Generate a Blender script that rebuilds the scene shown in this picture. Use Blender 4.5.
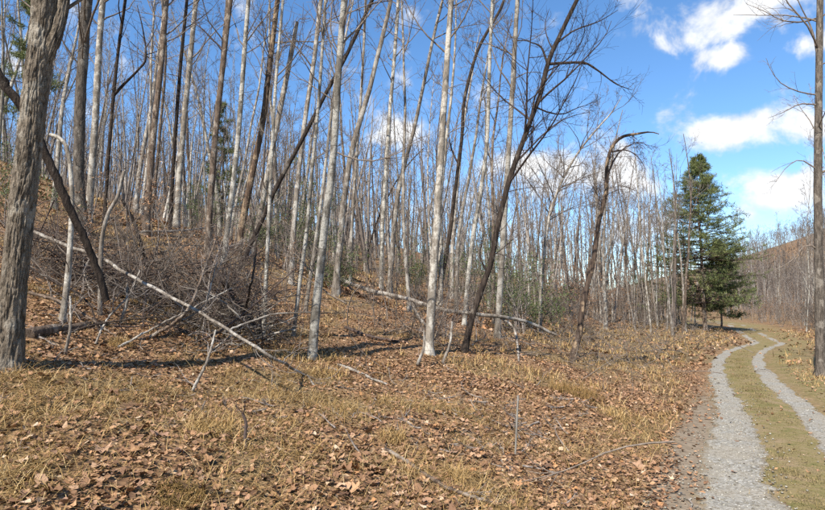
import bpy, math
import numpy as np
from mathutils import Vector

# ------------------------------------------------------------------ camera, sky, sun, exposure
scene = bpy.context.scene
for o in list(bpy.data.objects):
    bpy.data.objects.remove(o)
C = scene.collection
R_ = math.radians
EYE = 1.75; F = 568.0; PITCH = R_(5.5)
cam_d = bpy.data.cameras.new('camera'); cam = bpy.data.objects.new('camera', cam_d); C.objects.link(cam)
cam.location = (0, 0, EYE); cam.rotation_euler = (R_(90) + PITCH, 0, 0)
cam_d.sensor_fit = 'HORIZONTAL'; cam_d.sensor_width = 36; cam_d.lens = 36 * F / 825
cam_d.clip_start = 0.05; cam_d.clip_end = 4000
scene.camera = cam
SUN_AZ = math.atan2(-0.50, -0.81); SUN_EL = R_(46)      # clockwise from +Y: from the left, a little behind the camera
sun_vec = Vector((math.sin(SUN_AZ) * math.cos(SUN_EL), math.cos(SUN_AZ) * math.cos(SUN_EL), math.sin(SUN_EL)))
sd = bpy.data.lights.new('sun', 'SUN'); sd.energy = 5.0; sd.angle = R_(0.53); sd.color = (1.0, 0.935, 0.83)
so = bpy.data.objects.new('sun', sd); C.objects.link(so)
so.rotation_euler = sun_vec.to_track_quat('Z', 'Y').to_euler(); so.location = (-30, -15, 40)
scene.view_settings.view_transform = 'Standard'; scene.view_settings.look = 'None'
scene.view_settings.exposure = 0.95; scene.view_settings.gamma = 1.0
scene.view_settings.use_curve_mapping = False
scene.cycles.max_bounces = 4; scene.cycles.diffuse_bounces = 2; scene.cycles.transparent_max_bounces = 2
scene.cycles.use_denoising = False
scene.render.film_transparent = False

def px_dir(px, py):
    u = (px - 412.5) / F; v = (255 - py) / F
    return np.array([u, math.cos(PITCH) - math.sin(PITCH) * v, math.sin(PITCH) + math.cos(PITCH) * v])

class NT:
    """small helper for node trees"""
    def __init__(s, nt): s.nt = nt; s.n = nt.nodes; s.l = nt.links
    def new(s, t, **kw):
        nd = s.n.new(t)
        for k, v in kw.items(): setattr(nd, k, v)
        return nd
    def put(s, sock, v):
        if isinstance(v, bpy.types.NodeSocket): s.l.new(v, sock)
        elif v is not None: sock.default_value = v
    def math(s, op, a, b=None, c=None, clamp=False):
        nd = s.new('ShaderNodeMath', operation=op, use_clamp=clamp)
        s.put(nd.inputs[0], a); s.put(nd.inputs[1], b)
        if c is not None: s.put(nd.inputs[2], c)
        return nd.outputs[0]
    def vmath(s, op, a, b=None):
        nd = s.new('ShaderNodeVectorMath', operation=op)
        s.put(nd.inputs[0], a); s.put(nd.inputs[1], b)
        return nd.outputs['Value'] if op in ('DOT_PRODUCT', 'LENGTH') else nd.outputs[0]
    def noise(s, vec, scale, detail=4, rough=0.55, dist=0.0):
        nd = s.new('ShaderNodeTexNoise'); s.put(nd.inputs['Vector'], vec)
        nd.inputs['Scale'].default_value = scale; nd.inputs['Detail'].default_value = detail
        nd.inputs['Roughness'].default_value = rough; nd.inputs['Distortion'].default_value = dist
        return nd.outputs['Fac']
    def ramp(s, fac, stops, interp='LINEAR'):
        nd = s.new('ShaderNodeValToRGB'); s.put(nd.inputs[0], fac); cr = nd.color_ramp; cr.interpolation = interp
        while len(cr.elements) < len(stops): cr.elements.new(0.5)
        for e, (p, c) in zip(cr.elements, stops):
            e.position = p; e.color = (*c, 1) if len(c) == 3 else c
        return nd.outputs[0]
    def mix(s, fac, a, b, mode='MIX'):
        nd = s.new('ShaderNodeMix', data_type='RGBA', blend_type=mode)
        s.put(nd.inputs[0], fac)
        s.put(nd.inputs[6], a if not isinstance(a, tuple) or len(a) == 4 else (*a, 1))
        s.put(nd.inputs[7], b if not isinstance(b, tuple) or len(b) == 4 else (*b, 1))
        return nd.outputs[2]
    def mrange(s, v, a, b, c=0.0, d=1.0, smooth=True):
        nd = s.new('ShaderNodeMapRange', interpolation_type='SMOOTHSTEP' if smooth else 'LINEAR')
        s.put(nd.inputs[0], v)
        for i, q in zip((1, 2, 3, 4), (a, b, c, d)): nd.inputs[i].default_value = q
        return nd.outputs[0]

def build_world():
    w = bpy.data.worlds.new('World'); scene.world = w; w.use_nodes = True
    N = NT(w.node_tree); N.n.clear()
    out = N.new('ShaderNodeOutputWorld')
    sky = N.new('ShaderNodeTexSky', sky_type='NISHITA', sun_disc=False)
    sky.sun_elevation = SUN_EL; sky.sun_rotation = SUN_AZ; sky.altitude = 400
    sky.air_density = 0.9; sky.dust_density = 0.0; sky.ozone_density = 1.6
    g = N.new('ShaderNodeHueSaturation'); g.inputs['Saturation'].default_value = 1.2; g.inputs['Value'].default_value = 1.0
    N.l.new(sky.outputs[0], g.inputs['Color'])
    bg = N.new('ShaderNodeBackground'); N.l.new(g.outputs[0], bg.inputs[0]); bg.inputs[1].default_value = 0.125
    tc = N.new('ShaderNodeTexCoord'); d = tc.outputs['Generated']
    sep = N.new('ShaderNodeSeparateXYZ'); N.l.new(d, sep.inputs[0])
    zc = N.math('MAXIMUM', sep.outputs[2], 0.06)
    pl = N.new('ShaderNodeCombineXYZ')
    N.l.new(N.math('DIVIDE', sep.outputs[0], N.math('ADD', zc, 0.22)), pl.inputs[0])
    N.l.new(N.math('DIVIDE', sep.outputs[1], N.math('ADD', zc, 0.22)), pl.inputs[1])
    pl.inputs[2].default_value = 0.7
    big = N.noise(pl.outputs[0], 2.1, 2, 0.5)
    fine = N.noise(d, 13.0, 5, 0.6, 0.25)
    # fair-weather cloud banks: (pixel x, y, half width, half height, weight)
    banks = [(775, 0, 120, 34, 1.0), (690, 38, 34, 16, .55), (728, 55, 34, 15, .72), (770, 128, 108, 27, 1.0), (790, 192, 75, 32, 1.05),
             (835, 40, 40, 26, .9), (740, 210, 46, 24, .7), (590, 178, 85, 40, 1.05), (660, 225, 62, 30, .8), (408, 132, 50, 24, 1.0),
             (530, 165, 70, 24, .8), (1010, 120, 110, 40, 1.0), (-160, 60, 130, 40, .9), (1250, 40, 120, 60, 1.0)]
    cov = None
    for px, py, hw, hh, wt in banks:
        b = Vector(px_dir(px, py)).normalized()
        r = b.cross(Vector((0, 0, 1))).normalized(); u = r.cross(b)
        sc = b.y / F * math.cos(math.atan((px - 412) / F))
        a = N.math('DIVIDE', N.vmath('DOT_PRODUCT', d, tuple(r)), max(hw / F * .9, .01))
        c = N.math('DIVIDE', N.vmath('DOT_PRODUCT', d, tuple(u)), max(hh / F * .9, .01))
        q = N.math('ADD', N.math('MULTIPLY', a, a), N.math('MULTIPLY', c, c))
        q = N.math('SUBTRACT', 1.0, N.math('SQRT', q), clamp=True)
        q = N.math('MULTIPLY', q, N.math('GREATER_THAN', N.vmath('DOT_PRODUCT', d, tuple(b)), 0.0))
        q = N.math('MULTIPLY', q, wt)
        cov = q if cov is None else N.math('MAXIMUM', cov, q)
    base = N.math('MULTIPLY', N.math('SUBTRACT', big, 0.62), 1.3)
    cov = N.math('MAXIMUM', N.math('MULTIPLY', cov, .78), base)
    m = N.math('ADD', cov, N.math('MULTIPLY', N.math('SUBTRACT', fine, 0.5), 2.1))
    mask = N.mrange(m, 0.06, 0.62)
    mask = N.math('MULTIPLY', mask, N.mrange(sep.outputs[2], 0.0, 0.06))
    shade = N.noise(d, 22.0, 3, 0.55)
    ccol = N.ramp(N.math('ADD', N.math('MULTIPLY', shade, .7), N.math('MULTIPLY', m, .45)), [(0.25, (.56, .62, .72)), (0.62, (.93, .95, .98)), (1, (1, 1, 1))])
    bg2 = N.new('ShaderNodeBackground'); N.l.new(ccol, bg2.inputs[0]); bg2.inputs[1].default_value = 0.60
    mx = N.new('ShaderNodeMixShader'); N.l.new(mask, mx.inputs[0]); N.l.new(bg.outputs[0], mx.inputs[1]); N.l.new(bg2.outputs[0], mx.inputs[2])
    N.l.new(mx.outputs[0], out.inputs[0])
build_world()
scene.world.cycles.sampling_method = 'MANUAL'; scene.world.cycles.sample_map_resolution = 256

# ------------------------------------------------------------------ helpers
rng = np.random.default_rng(11)

def _hash(ix, iy, iz=0):
    h = (ix.astype(np.int64) * 374761393 + iy.astype(np.int64) * 668265263 + np.asarray(iz).astype(np.int64) * 2147483647 + 12345) & 0xffffffff
    h = ((h ^ (h >> 13)) * 1274126177) & 0xffffffff
    return ((h ^ (h >> 16)) & 0xffff) / 65535.0
def vn2(x, y):
    x = np.asarray(x, float); y = np.asarray(y, float)
    ix = np.floor(x); iy = np.floor(y); fx = x - ix; fy = y - iy
    fx = fx * fx * (3 - 2 * fx); fy = fy * fy * (3 - 2 * fy)
    a = _hash(ix, iy); b = _hash(ix + 1, iy); c = _hash(ix, iy + 1); d = _hash(ix + 1, iy + 1)
    return (a * (1 - fx) + b * fx) * (1 - fy) + (c * (1 - fx) + d * fx) * fy
def vn3(x, y, z):
    iz = np.floor(z); fz = z - iz; fz = fz * fz * (3 - 2 * fz)
    def lay(k):
        ix = np.floor(x); iy = np.floor(y); fx = x - ix; fy = y - iy
        fx = fx * fx * (3 - 2 * fx); fy = fy * fy * (3 - 2 * fy)
        return (_hash(ix, iy, k) * (1 - fx) + _hash(ix + 1, iy, k) * fx) * (1 - fy) + (_hash(ix, iy + 1, k) * (1 - fx) + _hash(ix + 1, iy + 1, k) * fx) * fy
    return lay(iz) * (1 - fz) + lay(iz + 1) * fz

# road frame: s to the left of the road, t along it
RS, RT = (-0.869, 0.494), (0.494, 0.869)
_ct = np.array([-40, 0, 12, 16, 22.5, 28, 32.6, 36, 42, 64, 80, 100, 200])
_cs = np.array([0, 0, .15, .5, .68, .42, -.25, -.85, -.5, .7, 5, 15, 70])
_tt = np.linspace(-40, 200, 961); _ss = np.interp(_tt, _ct, _cs)
_ss = np.convolve(np.pad(_ss, 5, mode='edge'), np.ones(11) / 11, 'valid')
def road_c(t): return np.interp(t, _tt, _ss)
def st(x, y): return RS[0] * x + RS[1] * y, RT[0] * x + RT[1] * y
def xy(s, t): return RS[0] * s + RT[0] * t, RS[1] * s + RT[1] * t
_pe = np.array([-1, 0, .5, 2, 4, 6, 10, 15, 20, 30, 40, 60, 80, 120, 200, 400])
_ph = np.array([0, 0, .04, .27, .70, 1.12, 2.2, 3.9, 5.8, 9.3, 12.6, 18.5, 24, 34, 45, 49])
def height(x, y):
    x = np.asarray(x, float); y = np.asarray(y, float)
    s, t = st(x, y); e = s - road_c(t) - .55
    k = np.interp(t, [0, 14, 30, 60], [1, 1, .62, .8])
    h = np.interp(e, _pe, _ph) * k
    bank = np.clip(e / 1.5, 0, 1)
    h = h + bank * (.22 * (vn2(x * .45, y * .45) - .5) + .10 * (vn2(x * 1.3 + 7, y * 1.3) - .5) + .05 * (vn2(x * 4.1, y * 4.1 + 3) - .5))
    h = h + np.clip(e / 25, 0, 1) * 1.6 * (vn2(x * .07 + 3, y * .07) - .5)
    er = -(s - road_c(t)) - 1.9
    br = np.clip(er / 1.2, 0, 1)
    h = h + br * (.05 * (vn2(x * 1.1, y * 1.1 + 31) - .4) + .04 * (vn2(x * 3.7, y * 3.7) - .5)) + np.clip(er - 2, 0, 60) * .03
    g = np.exp(-(((x - 250) / 80) ** 2 + ((y - 260) / 80) ** 2)) * 46
    g2 = np.exp(-(((x - 330) / 110) ** 2 + ((y - 420) / 90) ** 2)) * 50
    g3 = np.exp(-(((x - 165) / 95) ** 2 + ((y - 345) / 70) ** 2)) * 15
    h = h + g + g2 + g3 + np.clip(t - 40, 0, 60) * .012
    # wheel tracks pressed in
    for c, wd in ((0.0, .42), (-1.18, .38)):
        q = (s - road_c(t) - c) / wd
        h = h - .035 * np.exp(-q * q) * (np.abs(q) < 4)
    return h
def H(x, y): return float(height(np.array([x]), np.array([y]))[0])

def hit(px, py):
    d = px_dir(px, py); d = d / d[1]
    ys = np.concatenate([np.linspace(2, 30, 1400), np.linspace(30.05, 260, 3000)])
    z = EYE + d[2] * ys; g = height(d[0] * ys, ys)
    k = np.where(z <= g)[0]
    yy = ys[k[0]] if len(k) else 60.0
    return yy
def at(px, py, yy):
    d = px_dir(px, py); d = d / d[1] * yy
    return np.array([d[0], yy, EYE + d[2]])

def mesh(name, verts, faces, mat, smooth=True, attrs=None):
    """faces: list of int arrays (F,k)"""
    me = bpy.data.meshes.new(name)
    verts = np.asarray(verts, np.float32)
    me.vertices.add(len(verts)); me.vertices.foreach_set('co', verts.ravel())
    loops = np.concatenate([f.ravel() for f in faces]).astype(np.int32)
    starts = []; off = 0
    for f in faces:
        starts.append(off + np.arange(len(f)) * f.shape[1]); off += f.size
    starts = np.concatenate(starts).astype(np.int32)
    me.loops.add(len(loops)); me.loops.foreach_set('vertex_index', loops)
    me.polygons.add(len(starts)); me.polygons.foreach_set('loop_start', starts)
    if smooth: me.polygons.foreach_set('use_smooth', np.ones(len(starts), bool))
    if attrs:
        for k, v in attrs.items():
            a = me.attributes.new(k, 'FLOAT', 'POINT'); a.data.foreach_set('value', np.asarray(v, np.float32))
    me.materials.append(mat)
    me.update(calc_edges=True)
    return me
def link(name, me, parent=None, label=None, cat=None, group=None, kind=None, loc=None):
    o = bpy.data.objects.new(name, me); C.objects.link(o)
    if parent is not None: o.parent = parent
    if loc is not None: o.location = loc
    if label: o['label'] = label
    if cat: o['category'] = cat
    if group: o['group'] = group
    if kind: o['kind'] = kind
    return o

def nrm(v): return v / np.maximum(np.linalg.norm(v, axis=-1, keepdims=True), 1e-9)
class Geo:
    def __init__(s): s.v = []; s.q = {}; s.n = 0; s.a = []
    def add(s, v, f, a=None):
        s.v.append(v); s.q.setdefault(f.shape[1], []).append(f + s.n); s.n += len(v)
        if a is not None: s.a.append(np.broadcast_to(np.asarray(a, float), (len(v),)))
        return s
    def tubes(s, P, R, k, a=None):
        M, n, _ = P.shape
        T = nrm(np.gradient(P, axis=1)); ax = nrm(P[:, -1] - P[:, 0])
        ref = np.where(np.abs(ax[:, 2:3]) > .75, [[1., 0.13, 0]], [[0.1, 0.05, 1.]])[:, None, :]
        N1 = nrm(np.cross(T, ref)); N2 = np.cross(T, N1)
        an = np.arange(k) * 2 * np.pi / k
        V = P[:, :, None] + R[:, :, None, None] * (np.cos(an)[:, None] * N1[:, :, None] + np.sin(an)[:, None] * N2[:, :, None])
        i = np.arange(n - 1)[:, None] * k; j = np.arange(k)[None]; j2 = (j + 1) % k
        q = np.stack([i + j, i + j2, i + k + j2, i + k + j], -1).reshape(-1, 4)
        Fq = (q[None] + (np.arange(M) * n * k)[:, None, None]).reshape(-1, 4)
        return s.add(V.reshape(-1, 3), Fq, None if a is None else np.repeat(np.broadcast_to(a, (M,)), n * k))
    def mesh(s, name, mat, smooth=True, off=None, attr=None):
        v = np.concatenate(s.v)
        if off is not None: v = v - np.asarray(off)
        return mesh(name, v, [np.concatenate(f) for f in s.q.values()], mat, smooth, {attr: np.concatenate(s.a)} if attr else None)

def grow(P, R, cnt, u0, u1, ang, L, n, rg, up=.08, wob=.18, r0=.55, tip=.004, flat=0.0):
    """children of the polylines P: returns (Pc, Rc)"""
    M, m, _ = P.shape
    pid = np.repeat(np.arange(M), cnt); K = len(pid)
    u = rg.uniform(u0, u1, K); fi = u * (m - 1); i0 = np.minimum(fi.astype(int), m - 2); fr = (fi - i0)[:, None]
    p = P[pid, i0] * (1 - fr) + P[pid, i0 + 1] * fr
    r = R[pid, i0] * (1 - fr[:, 0]) + R[pid, i0 + 1] * fr[:, 0]
    T = nrm(P[pid, i0 + 1] - P[pid, i0])
    rv = rg.normal(size=(K, 3)); rv[:, 2] *= (1 - flat)
    pr = nrm(rv - (rv * T).sum(1, keepdims=True) * T)
    a = rg.normal(ang, .22, K)[:, None]
    d = T * np.cos(a) + pr * np.sin(a)
    plen = np.linalg.norm(np.diff(P, axis=1), axis=2).sum(1)[pid]
    Ln = (L(plen, u) if callable(L) else L) * rg.uniform(.55, 1.2, K)
    pts = [p]; w = rg.normal(size=(K, 3)) * wob
    for k in range(n - 1):
        d = nrm(d + w * .35 + rg.normal(size=(K, 3)) * wob * .6 + np.array([0, 0, up]))
        pts.append(pts[-1] + d * (Ln / (n - 1))[:, None])
    Pc = np.stack(pts, 1)
    rb = np.minimum(r * r0, np.maximum(Ln * .0105, tip * 1.3))
    Rc = np.maximum(rb[:, None] * np.linspace(1, .22, n)[None], tip * np.linspace(1.0, .7, n)[None])
    return Pc, Rc

def smooth_line(pts, n):
    """Catmull-Rom resample"""
    p = np.asarray(pts, float)
    if len(p) == 2:
        return p[0] + (p[1] - p[0]) * np.linspace(0, 1, n)[:, None]
    q = np.vstack([2 * p[0] - p[1], p, 2 * p[-1] - p[-2]])
    ln = np.concatenate([[0], np.cumsum(np.linalg.norm(np.diff(p, axis=0), axis=1))])
    t = np.linspace(0, ln[-1], n); i = np.clip(np.searchsorted(ln, t, side='right') - 1, 0, len(p) - 2)
    f = ((t - ln[i]) / (ln[i + 1] - ln[i]))[:, None]
    a, b, c, d = q[i], q[i + 1], q[i + 2], q[i + 3]
    return .5 * ((2 * b) + (c - a) * f + (2 * a - 5 * b + 4 * c - d) * f ** 2 + (3 * b - a - 3 * c + d) * f ** 3)

# ------------------------------------------------------------------ materials
def bsdf(name, rough=.85, spec=.25):
    m = bpy.data.materials.new(name); m.use_nodes = True
    N = NT(m.node_tree); b = N.n['Principled BSDF']
    b.inputs['Roughness'].default_value = rough; b.inputs['Specular IOR Level'].default_value = spec
    return m, N, b
def bump(N, b, h, strength, dist=.02):
    nd = N.new('ShaderNodeBump'); nd.inputs['Strength'].default_value = strength; nd.inputs['Distance'].default_value = dist
    N.l.new(h, nd.inputs['Height']); N.l.new(nd.outputs[0], b.inputs['Normal'])
def mapped(N, scale, coord='Object'):
    tc = N.new('ShaderNodeTexCoord'); oi = N.new('ShaderNodeObjectInfo')
    mp = N.new('ShaderNodeMapping'); mp.inputs['Scale'].default_value = scale
    sh = N.new('ShaderNodeCombineXYZ')
    for k in range(3): N.l.new(N.math('MULTIPLY', oi.outputs['Random'], 13.0 + 9 * k), sh.inputs[k])
    N.l.new(N.vmath('ADD', tc.outputs[coord], sh.outputs[0]), mp.inputs[0])
    return mp.outputs[0], oi.outputs['Random'], tc.outputs[coord]
def bark(name, dark, light, pale=None, pale_amt=.5, furrow=.6, vscale=1.0, band=0.0, moss=None):
    m, N, b = bsdf(name, .9, .15)
    v, rnd, raw = mapped(N, (14, 14, 2.2 * vscale))
    n1 = N.noise(v, 1.6, 5, .6, .4)
    v2, _, _ = mapped(N, (3.2, 3.2, 2.0))
    n2 = N.noise(v2, 1.5, 4, .6)
    col = N.ramp(N.mrange(n1, .3, .72), [(0, dark), (1, light)])
    if pale:
        f = N.mrange(n2, .62 - .3 * pale_amt, .70 - .25 * pale_amt)
        v3, _, _ = mapped(N, (30, 30, 22)); n3 = N.noise(v3, 1.2, 4, .65)
        f = N.math('MULTIPLY', f, N.mrange(n3, .30, .62, .35, 1))
        col = N.mix(f, col, pale)
    if band:
        v4, _, _ = mapped(N, (3, 3, 34)); n4 = N.noise(v4, 1.0, 3, .7)
        col = N.mix(N.mrange(n4, .56, .66, 0, band), col, dark)
    if moss:
        v5, _, _ = mapped(N, (9, 9, 6)); col = N.mix(N.mrange(N.noise(v5, 1.0, 4, .6), .55, .7, 0, .6), col, moss)
    vv = N.math('ADD', N.math('MULTIPLY', rnd, .45), .78)
    cc = N.new('ShaderNodeCombineColor')
    for k in range(3): N.l.new(vv, cc.inputs[k])
    col = N.mix(1.0, col, cc.outputs[0], 'MULTIPLY')
    N.l.new(col, b.inputs['Base Color'])
    v9, _, _ = mapped(N, (26, 26, 11 * vscale)); n9 = N.noise(v9, 1.5, 5, .65, .3)
    bump(N, b, N.math('ADD', n1, N.math('MULTIPLY', n9, .6)), min(1, furrow * 1.5), .03)
    return m
M = {}
M['furrowed'] = bark('bark_furrowed', (.055, .042, .030), (.25, .205, .155), (.30, .265, .215), .3, furrow=1.0, vscale=1.6)
M['pale'] = bark('bark_pale', (.10, .085, .068), (.22, .19, .155), (.36, .335, .29), .5, .35, 1.5, .65)
M['white'] = bark('bark_white', (.09, .08, .065), (.20, .178, .148), (.39, .37, .325), .58, .4, 2.0, .9)
M['grey'] = bark('bark_grey', (.085, .068, .054), (.25, .215, .175), (.36, .335, .295), .45, .5, 1.2, .35)
M['brown'] = bark('bark_brown', (.050, .036, .027), (.155, .113, .083), (.25, .21, .17), .4, .7, 1.0)
M['slate'] = bark('bark_slate', (.045, .037, .030), (.14, .117, .095), (.20, .175, .145), .25, .7, 1.3)
M['dark'] = bark('bark_dark', (.014, .010, .008), (.055, .041, .032), (.13, .11, .09), .12, .7, 1.1)
M['split'] = bark('bark_split', (.045, .03, .02), (.15, .10, .07), (.34, .25, .16), .40, .8, .35)
M['darksplit'] = bark('bark_dark_split', (.03, .021, .016), (.10, .07, .052), (.25, .18, .115), .34, .9, .35)
M['dead'] = bark('wood_dead', (.10, .08, .062), (.24, .205, .168), (.34, .31, .27), .5, .4, 1.0)
M['twig'] = bark('bark_twig', (.085, .066, .052), (.19, .155, .125), None, 0, .1)
M['twig_grey'] = bark('bark_twig_grey', (.13, .108, .092), (.29, .25, .22), None, 0, .1)
M['twig_dark'] = bark('bark_twig_dark', (.03, .021, .018), (.085, .062, .053), None, 0, .1)

LEAF_STOPS = [(0, (.06, .036, .022)), (.14, (.13, .070, .040)), (.34, (.22, .120, .064)), (.52, (.30, .168, .086)), (.66, (.27, .158, .104)), (.78, (.39, .25, .148)), (.90, (.36, .175, .072)), (1, (.53, .40, .28))]
def leaf_mat(name, per_object):
    m, N, b = bsdf(name, .7, .2)
    if per_object:
        oi = N.new('ShaderNodeObjectInfo'); f = oi.outputs['Random']
    else:
        at_ = N.new('ShaderNodeAttribute', attribute_name='tint'); f = at_.outputs['Fac']
    col = N.ramp(f, LEAF_STOPS)
    tc = N.new('ShaderNodeTexCoord')
    n = N.noise(tc.outputs['Object'], 38, 3, .6)
    col = N.mix(N.mrange(n, .35, .75, 0, .45), col, (.15, .085, .045))
    N.l.new(col, b.inputs['Base Color'])
    bump(N, b, n, .3, .004)
    return m
M['leaf'] = leaf_mat('dead_leaf', False); M['leaf_one'] = leaf_mat('dead_leaf_single', True)
def tint_mat(name, stops, rough=.8, trans=.2):
    m, N, b = bsdf(name, rough, .2)
    f = N.new('ShaderNodeAttribute', attribute_name='tint').outputs['Fac']
    col = N.ramp(f, stops); N.l.new(col, b.inputs['Base Color'])
    if trans:
        tr = N.new('ShaderNodeBsdfTranslucent'); N.l.new(col, tr.inputs[0])
        mx = N.new('ShaderNodeMixShader'); mx.inputs[0].default_value = trans
        N.l.new(b.outputs[0], mx.inputs[1]); N.l.new(tr.outputs[0], mx.inputs[2])
        N.l.new(mx.outputs[0], N.n['Material Output'].inputs[0])
    return m
M['grass'] = tint_mat('dry_grass', [(0, (.13, .09, .028)), (.3, (.27, .165, .06)), (.6, (.41, .265, .105)), (1, (.55, .41, .21))])
M['moss'] = tint_mat('verge_moss', [(0, (.11, .095, .03)), (.45, (.20, .15, .062)), (1, (.33, .25, .13))])
M['needle'] = tint_mat('pine_needle', [(0, (.06, .085, .032)), (.5, (.13, .155, .058)), (1, (.23, .23, .09))], .6, .25)
M['evergreen'] = tint_mat('evergreen_leaf', [(0, (.04, .06, .02)), (.5, (.085, .11, .04)), (1, (.16, .175, .075))], .5, .2)
M['stone'] = tint_mat('gravel_stone', [(0, (.10, .086, .064)), (.4, (.19, .172, .135)), (.85, (.27, .25, .205)), (1, (.38, .36, .31))], .85, 0)

def ground_mat():
    m, N, b = bsdf('forest_floor', .95, .1)
    tc = N.new('ShaderNodeTexCoord'); p = tc.outputs['Object']
    vo = N.new('ShaderNodeTexVoronoi', feature='F1'); vo.inputs['Scale'].default_value = 20; vo.inputs['Randomness'].default_value = 1
    N.l.new(N.vmath('ADD', p, N.new('ShaderNodeTexNoise').outputs['Color']), vo.inputs['Vector'])
    sepc = N.new('ShaderNodeSeparateColor'); N.l.new(vo.outputs['Color'], sepc.inputs[0])
    lc = N.ramp(sepc.outputs[0], [(0, (.085, .048, .028)), (.3, (.165, .093, .050)), (.6, (.24, .14, .074)), (.85, (.31, .19, .103)), (1, (.41, .29, .18))])
    n1 = N.noise(p, .35, 4, .6); n2 = N.noise(p, 7, 5, .65)
    soil = N.ramp(n2, [(.3, (.07, .043, .026)), (.7, (.20, .128, .07))])
    col = N.mix(N.mrange(n2, .3, .6, .35, .95), soil, lc)
    ga = N.new('ShaderNodeAttribute', attribute_name='grass').outputs['Fac']
    gcol = N.ramp(n2, [(.3, (.08, .055, .028)), (.7, (.25, .185, .095))])
    col = N.mix(N.math('MULTIPLY', ga, .8), col, gcol)
    va = N.new('ShaderNodeAttribute', attribute_name='verge').outputs['Fac']
    n3 = N.noise(p, 2.2, 5, .65)
    vcol = N.ramp(N.math('ADD', N.math('MULTIPLY', n3, .6), N.math('MULTIPLY', n2, .4)), [(.36, (.10, .10, .032)), (.48, (.165, .135, .058)), (.60, (.21, .155, .09))])
    col = N.mix(va, col, vcol)
    da = N.new('ShaderNodeAttribute', attribute_name='dirt').outputs['Fac']
    dcol = N.ramp(n2, [(.25, (.125, .093, .062)), (.75, (.25, .20, .145))])
    col = N.mix(N.mrange(N.math('ADD', da, N.math('MULTIPLY', N.math('SUBTRACT', n2, .5), .8)), .35, .65), col, dcol)
    N.l.new(col, b.inputs['Base Color'])
    bump(N, b, N.math('MULTIPLY', N.math('ADD', N.math('MULTIPLY', vo.outputs['Distance'], 1.2), n2), N.math('SUBTRACT', 1.0, N.math('MULTIPLY', N.math('MAXIMUM', va, da), .8))), .9, .03)
    return m
M['ground'] = ground_mat()
def gravel_mat():
    m, N, b = bsdf('gravel', .92, .15)
    p = N.new('ShaderNodeTexCoord').outputs['Object']
    vo = N.new('ShaderNodeTexVoronoi'); vo.inputs['Scale'].default_value = 42; N.l.new(p, vo.inputs['Vector'])
    sc = N.new('ShaderNodeSeparateColor'); N.l.new(vo.outputs['Color'], sc.inputs[0])
    c = N.ramp(sc.outputs[0], [(0, (.12, .108, .088)), (.5, (.225, .212, .182)), (.9, (.30, .287, .255)), (1, (.41, .395, .36))])
    n = N.noise(p, 1.7, 5, .62); n2 = N.noise(p, 60, 4, .7)
    c = N.mix(N.mrange(n, .40, .62, .08, .62), c, N.ramp(n2, [(.3, (.18, .15, .11)), (.7, (.32, .28, .215))]))
    la = N.new('ShaderNodeAttribute', attribute_name='shoulder').outputs['Fac']; n3 = N.noise(p, 9, 5, .7)
    c = N.mix(N.mrange(N.math('ADD', la, N.math('MULTIPLY', N.math('SUBTRACT', n3, .5), 1.5)), .45, .95), c, N.ramp(n2, [(.3, (.13, .10, .062)), (.7, (.23, .18, .115))]))
    N.l.new(c, b.inputs['Base Color'])
    bump(N, b, vo.outputs['Distance'], .8, .012)
    return m
M['gravel'] = gravel_mat()
def stake_mat():
    m, N, b = bsdf('weathered_stake', .75, .3)
    v, r, raw = mapped(N, (60, 60, 6)); n = N.noise(v, 1, 4, .6)
    N.l.new(N.ramp(n, [(.3, (.13, .115, .095)), (.7, (.26, .24, .205))]), b.inputs['Base Color']); bump(N, b, n, .3, .003)
    return m
M['stake'] = stake_mat()

# ------------------------------------------------------------------ ground and road
def warp(a, b, n, k):
    t = np.linspace(-1, 1, n); w = np.sinh(k * t) / np.sinh(k)
    return np.where(w < 0, w * a, w * b)
def grass_field(x, y):
    s, t = st(x, y); e = s - road_c(t) - .55
    g = .55 * vn2(x * .55 + 2, y * .55) + .45 * vn2(x * 1.6, y * 1.6 + 9)
    ver = np.clip((t - 11) / 9, 0, 1) * np.clip((7.5 - e) / 3, 0, 1) * np.clip(e / .8, 0, 1)     # tan grass strip along the road bank
    near = np.clip((1.2 - x) / 3.5, 0, 1) * np.clip((8.5 - y) / 2.5, 0, 1) * .15
    return np.clip((g + .42 * ver + near - .50) * 4.5, 0, 1)
gx = warp(260, 420, 300, 6.1) + .8; gy = 3.8 + warp(40, 640, 315, 6.4)
X, Y = np.meshgrid(gx, gy, indexing='ij'); Z = height(X, Y)
nx, ny = X.shape
idx = np.arange(nx * ny).reshape(nx, ny)
fq = np.stack([idx[:-1, :-1], idx[1:, :-1], idx[1:, 1:], idx[:-1, 1:]], -1).reshape(-1, 4)
S, T = st(X, Y); cc = S - road_c(T)
verge = np.clip((.75 - np.abs(cc + .55)) / .25, 0, 1) * .95 + .55 * np.clip((1.2 + cc + 3.0) / 1.2, 0, 1) * (cc < -1.2)
verge = np.clip(verge + .7 * np.clip(1 - np.abs(cc + 2.0) / .5, 0, 1), 0, 1)
dirt = np.clip(1 - np.abs(cc - .45) / .65, 0, 1) * np.interp(T, [0, 9, 16, 40], [1, .9, .35, .2])
ground = link('ground', mesh('ground', np.stack([X, Y, Z], -1).reshape(-1, 3), [fq], M['ground'], True,
              {'grass': grass_field(X, Y).ravel(), 'verge': verge.ravel(), 'dirt': dirt.ravel()}), kind='structure')
ground['label'] = 'leaf strewn woodland floor rising to the left of the track'

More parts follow.
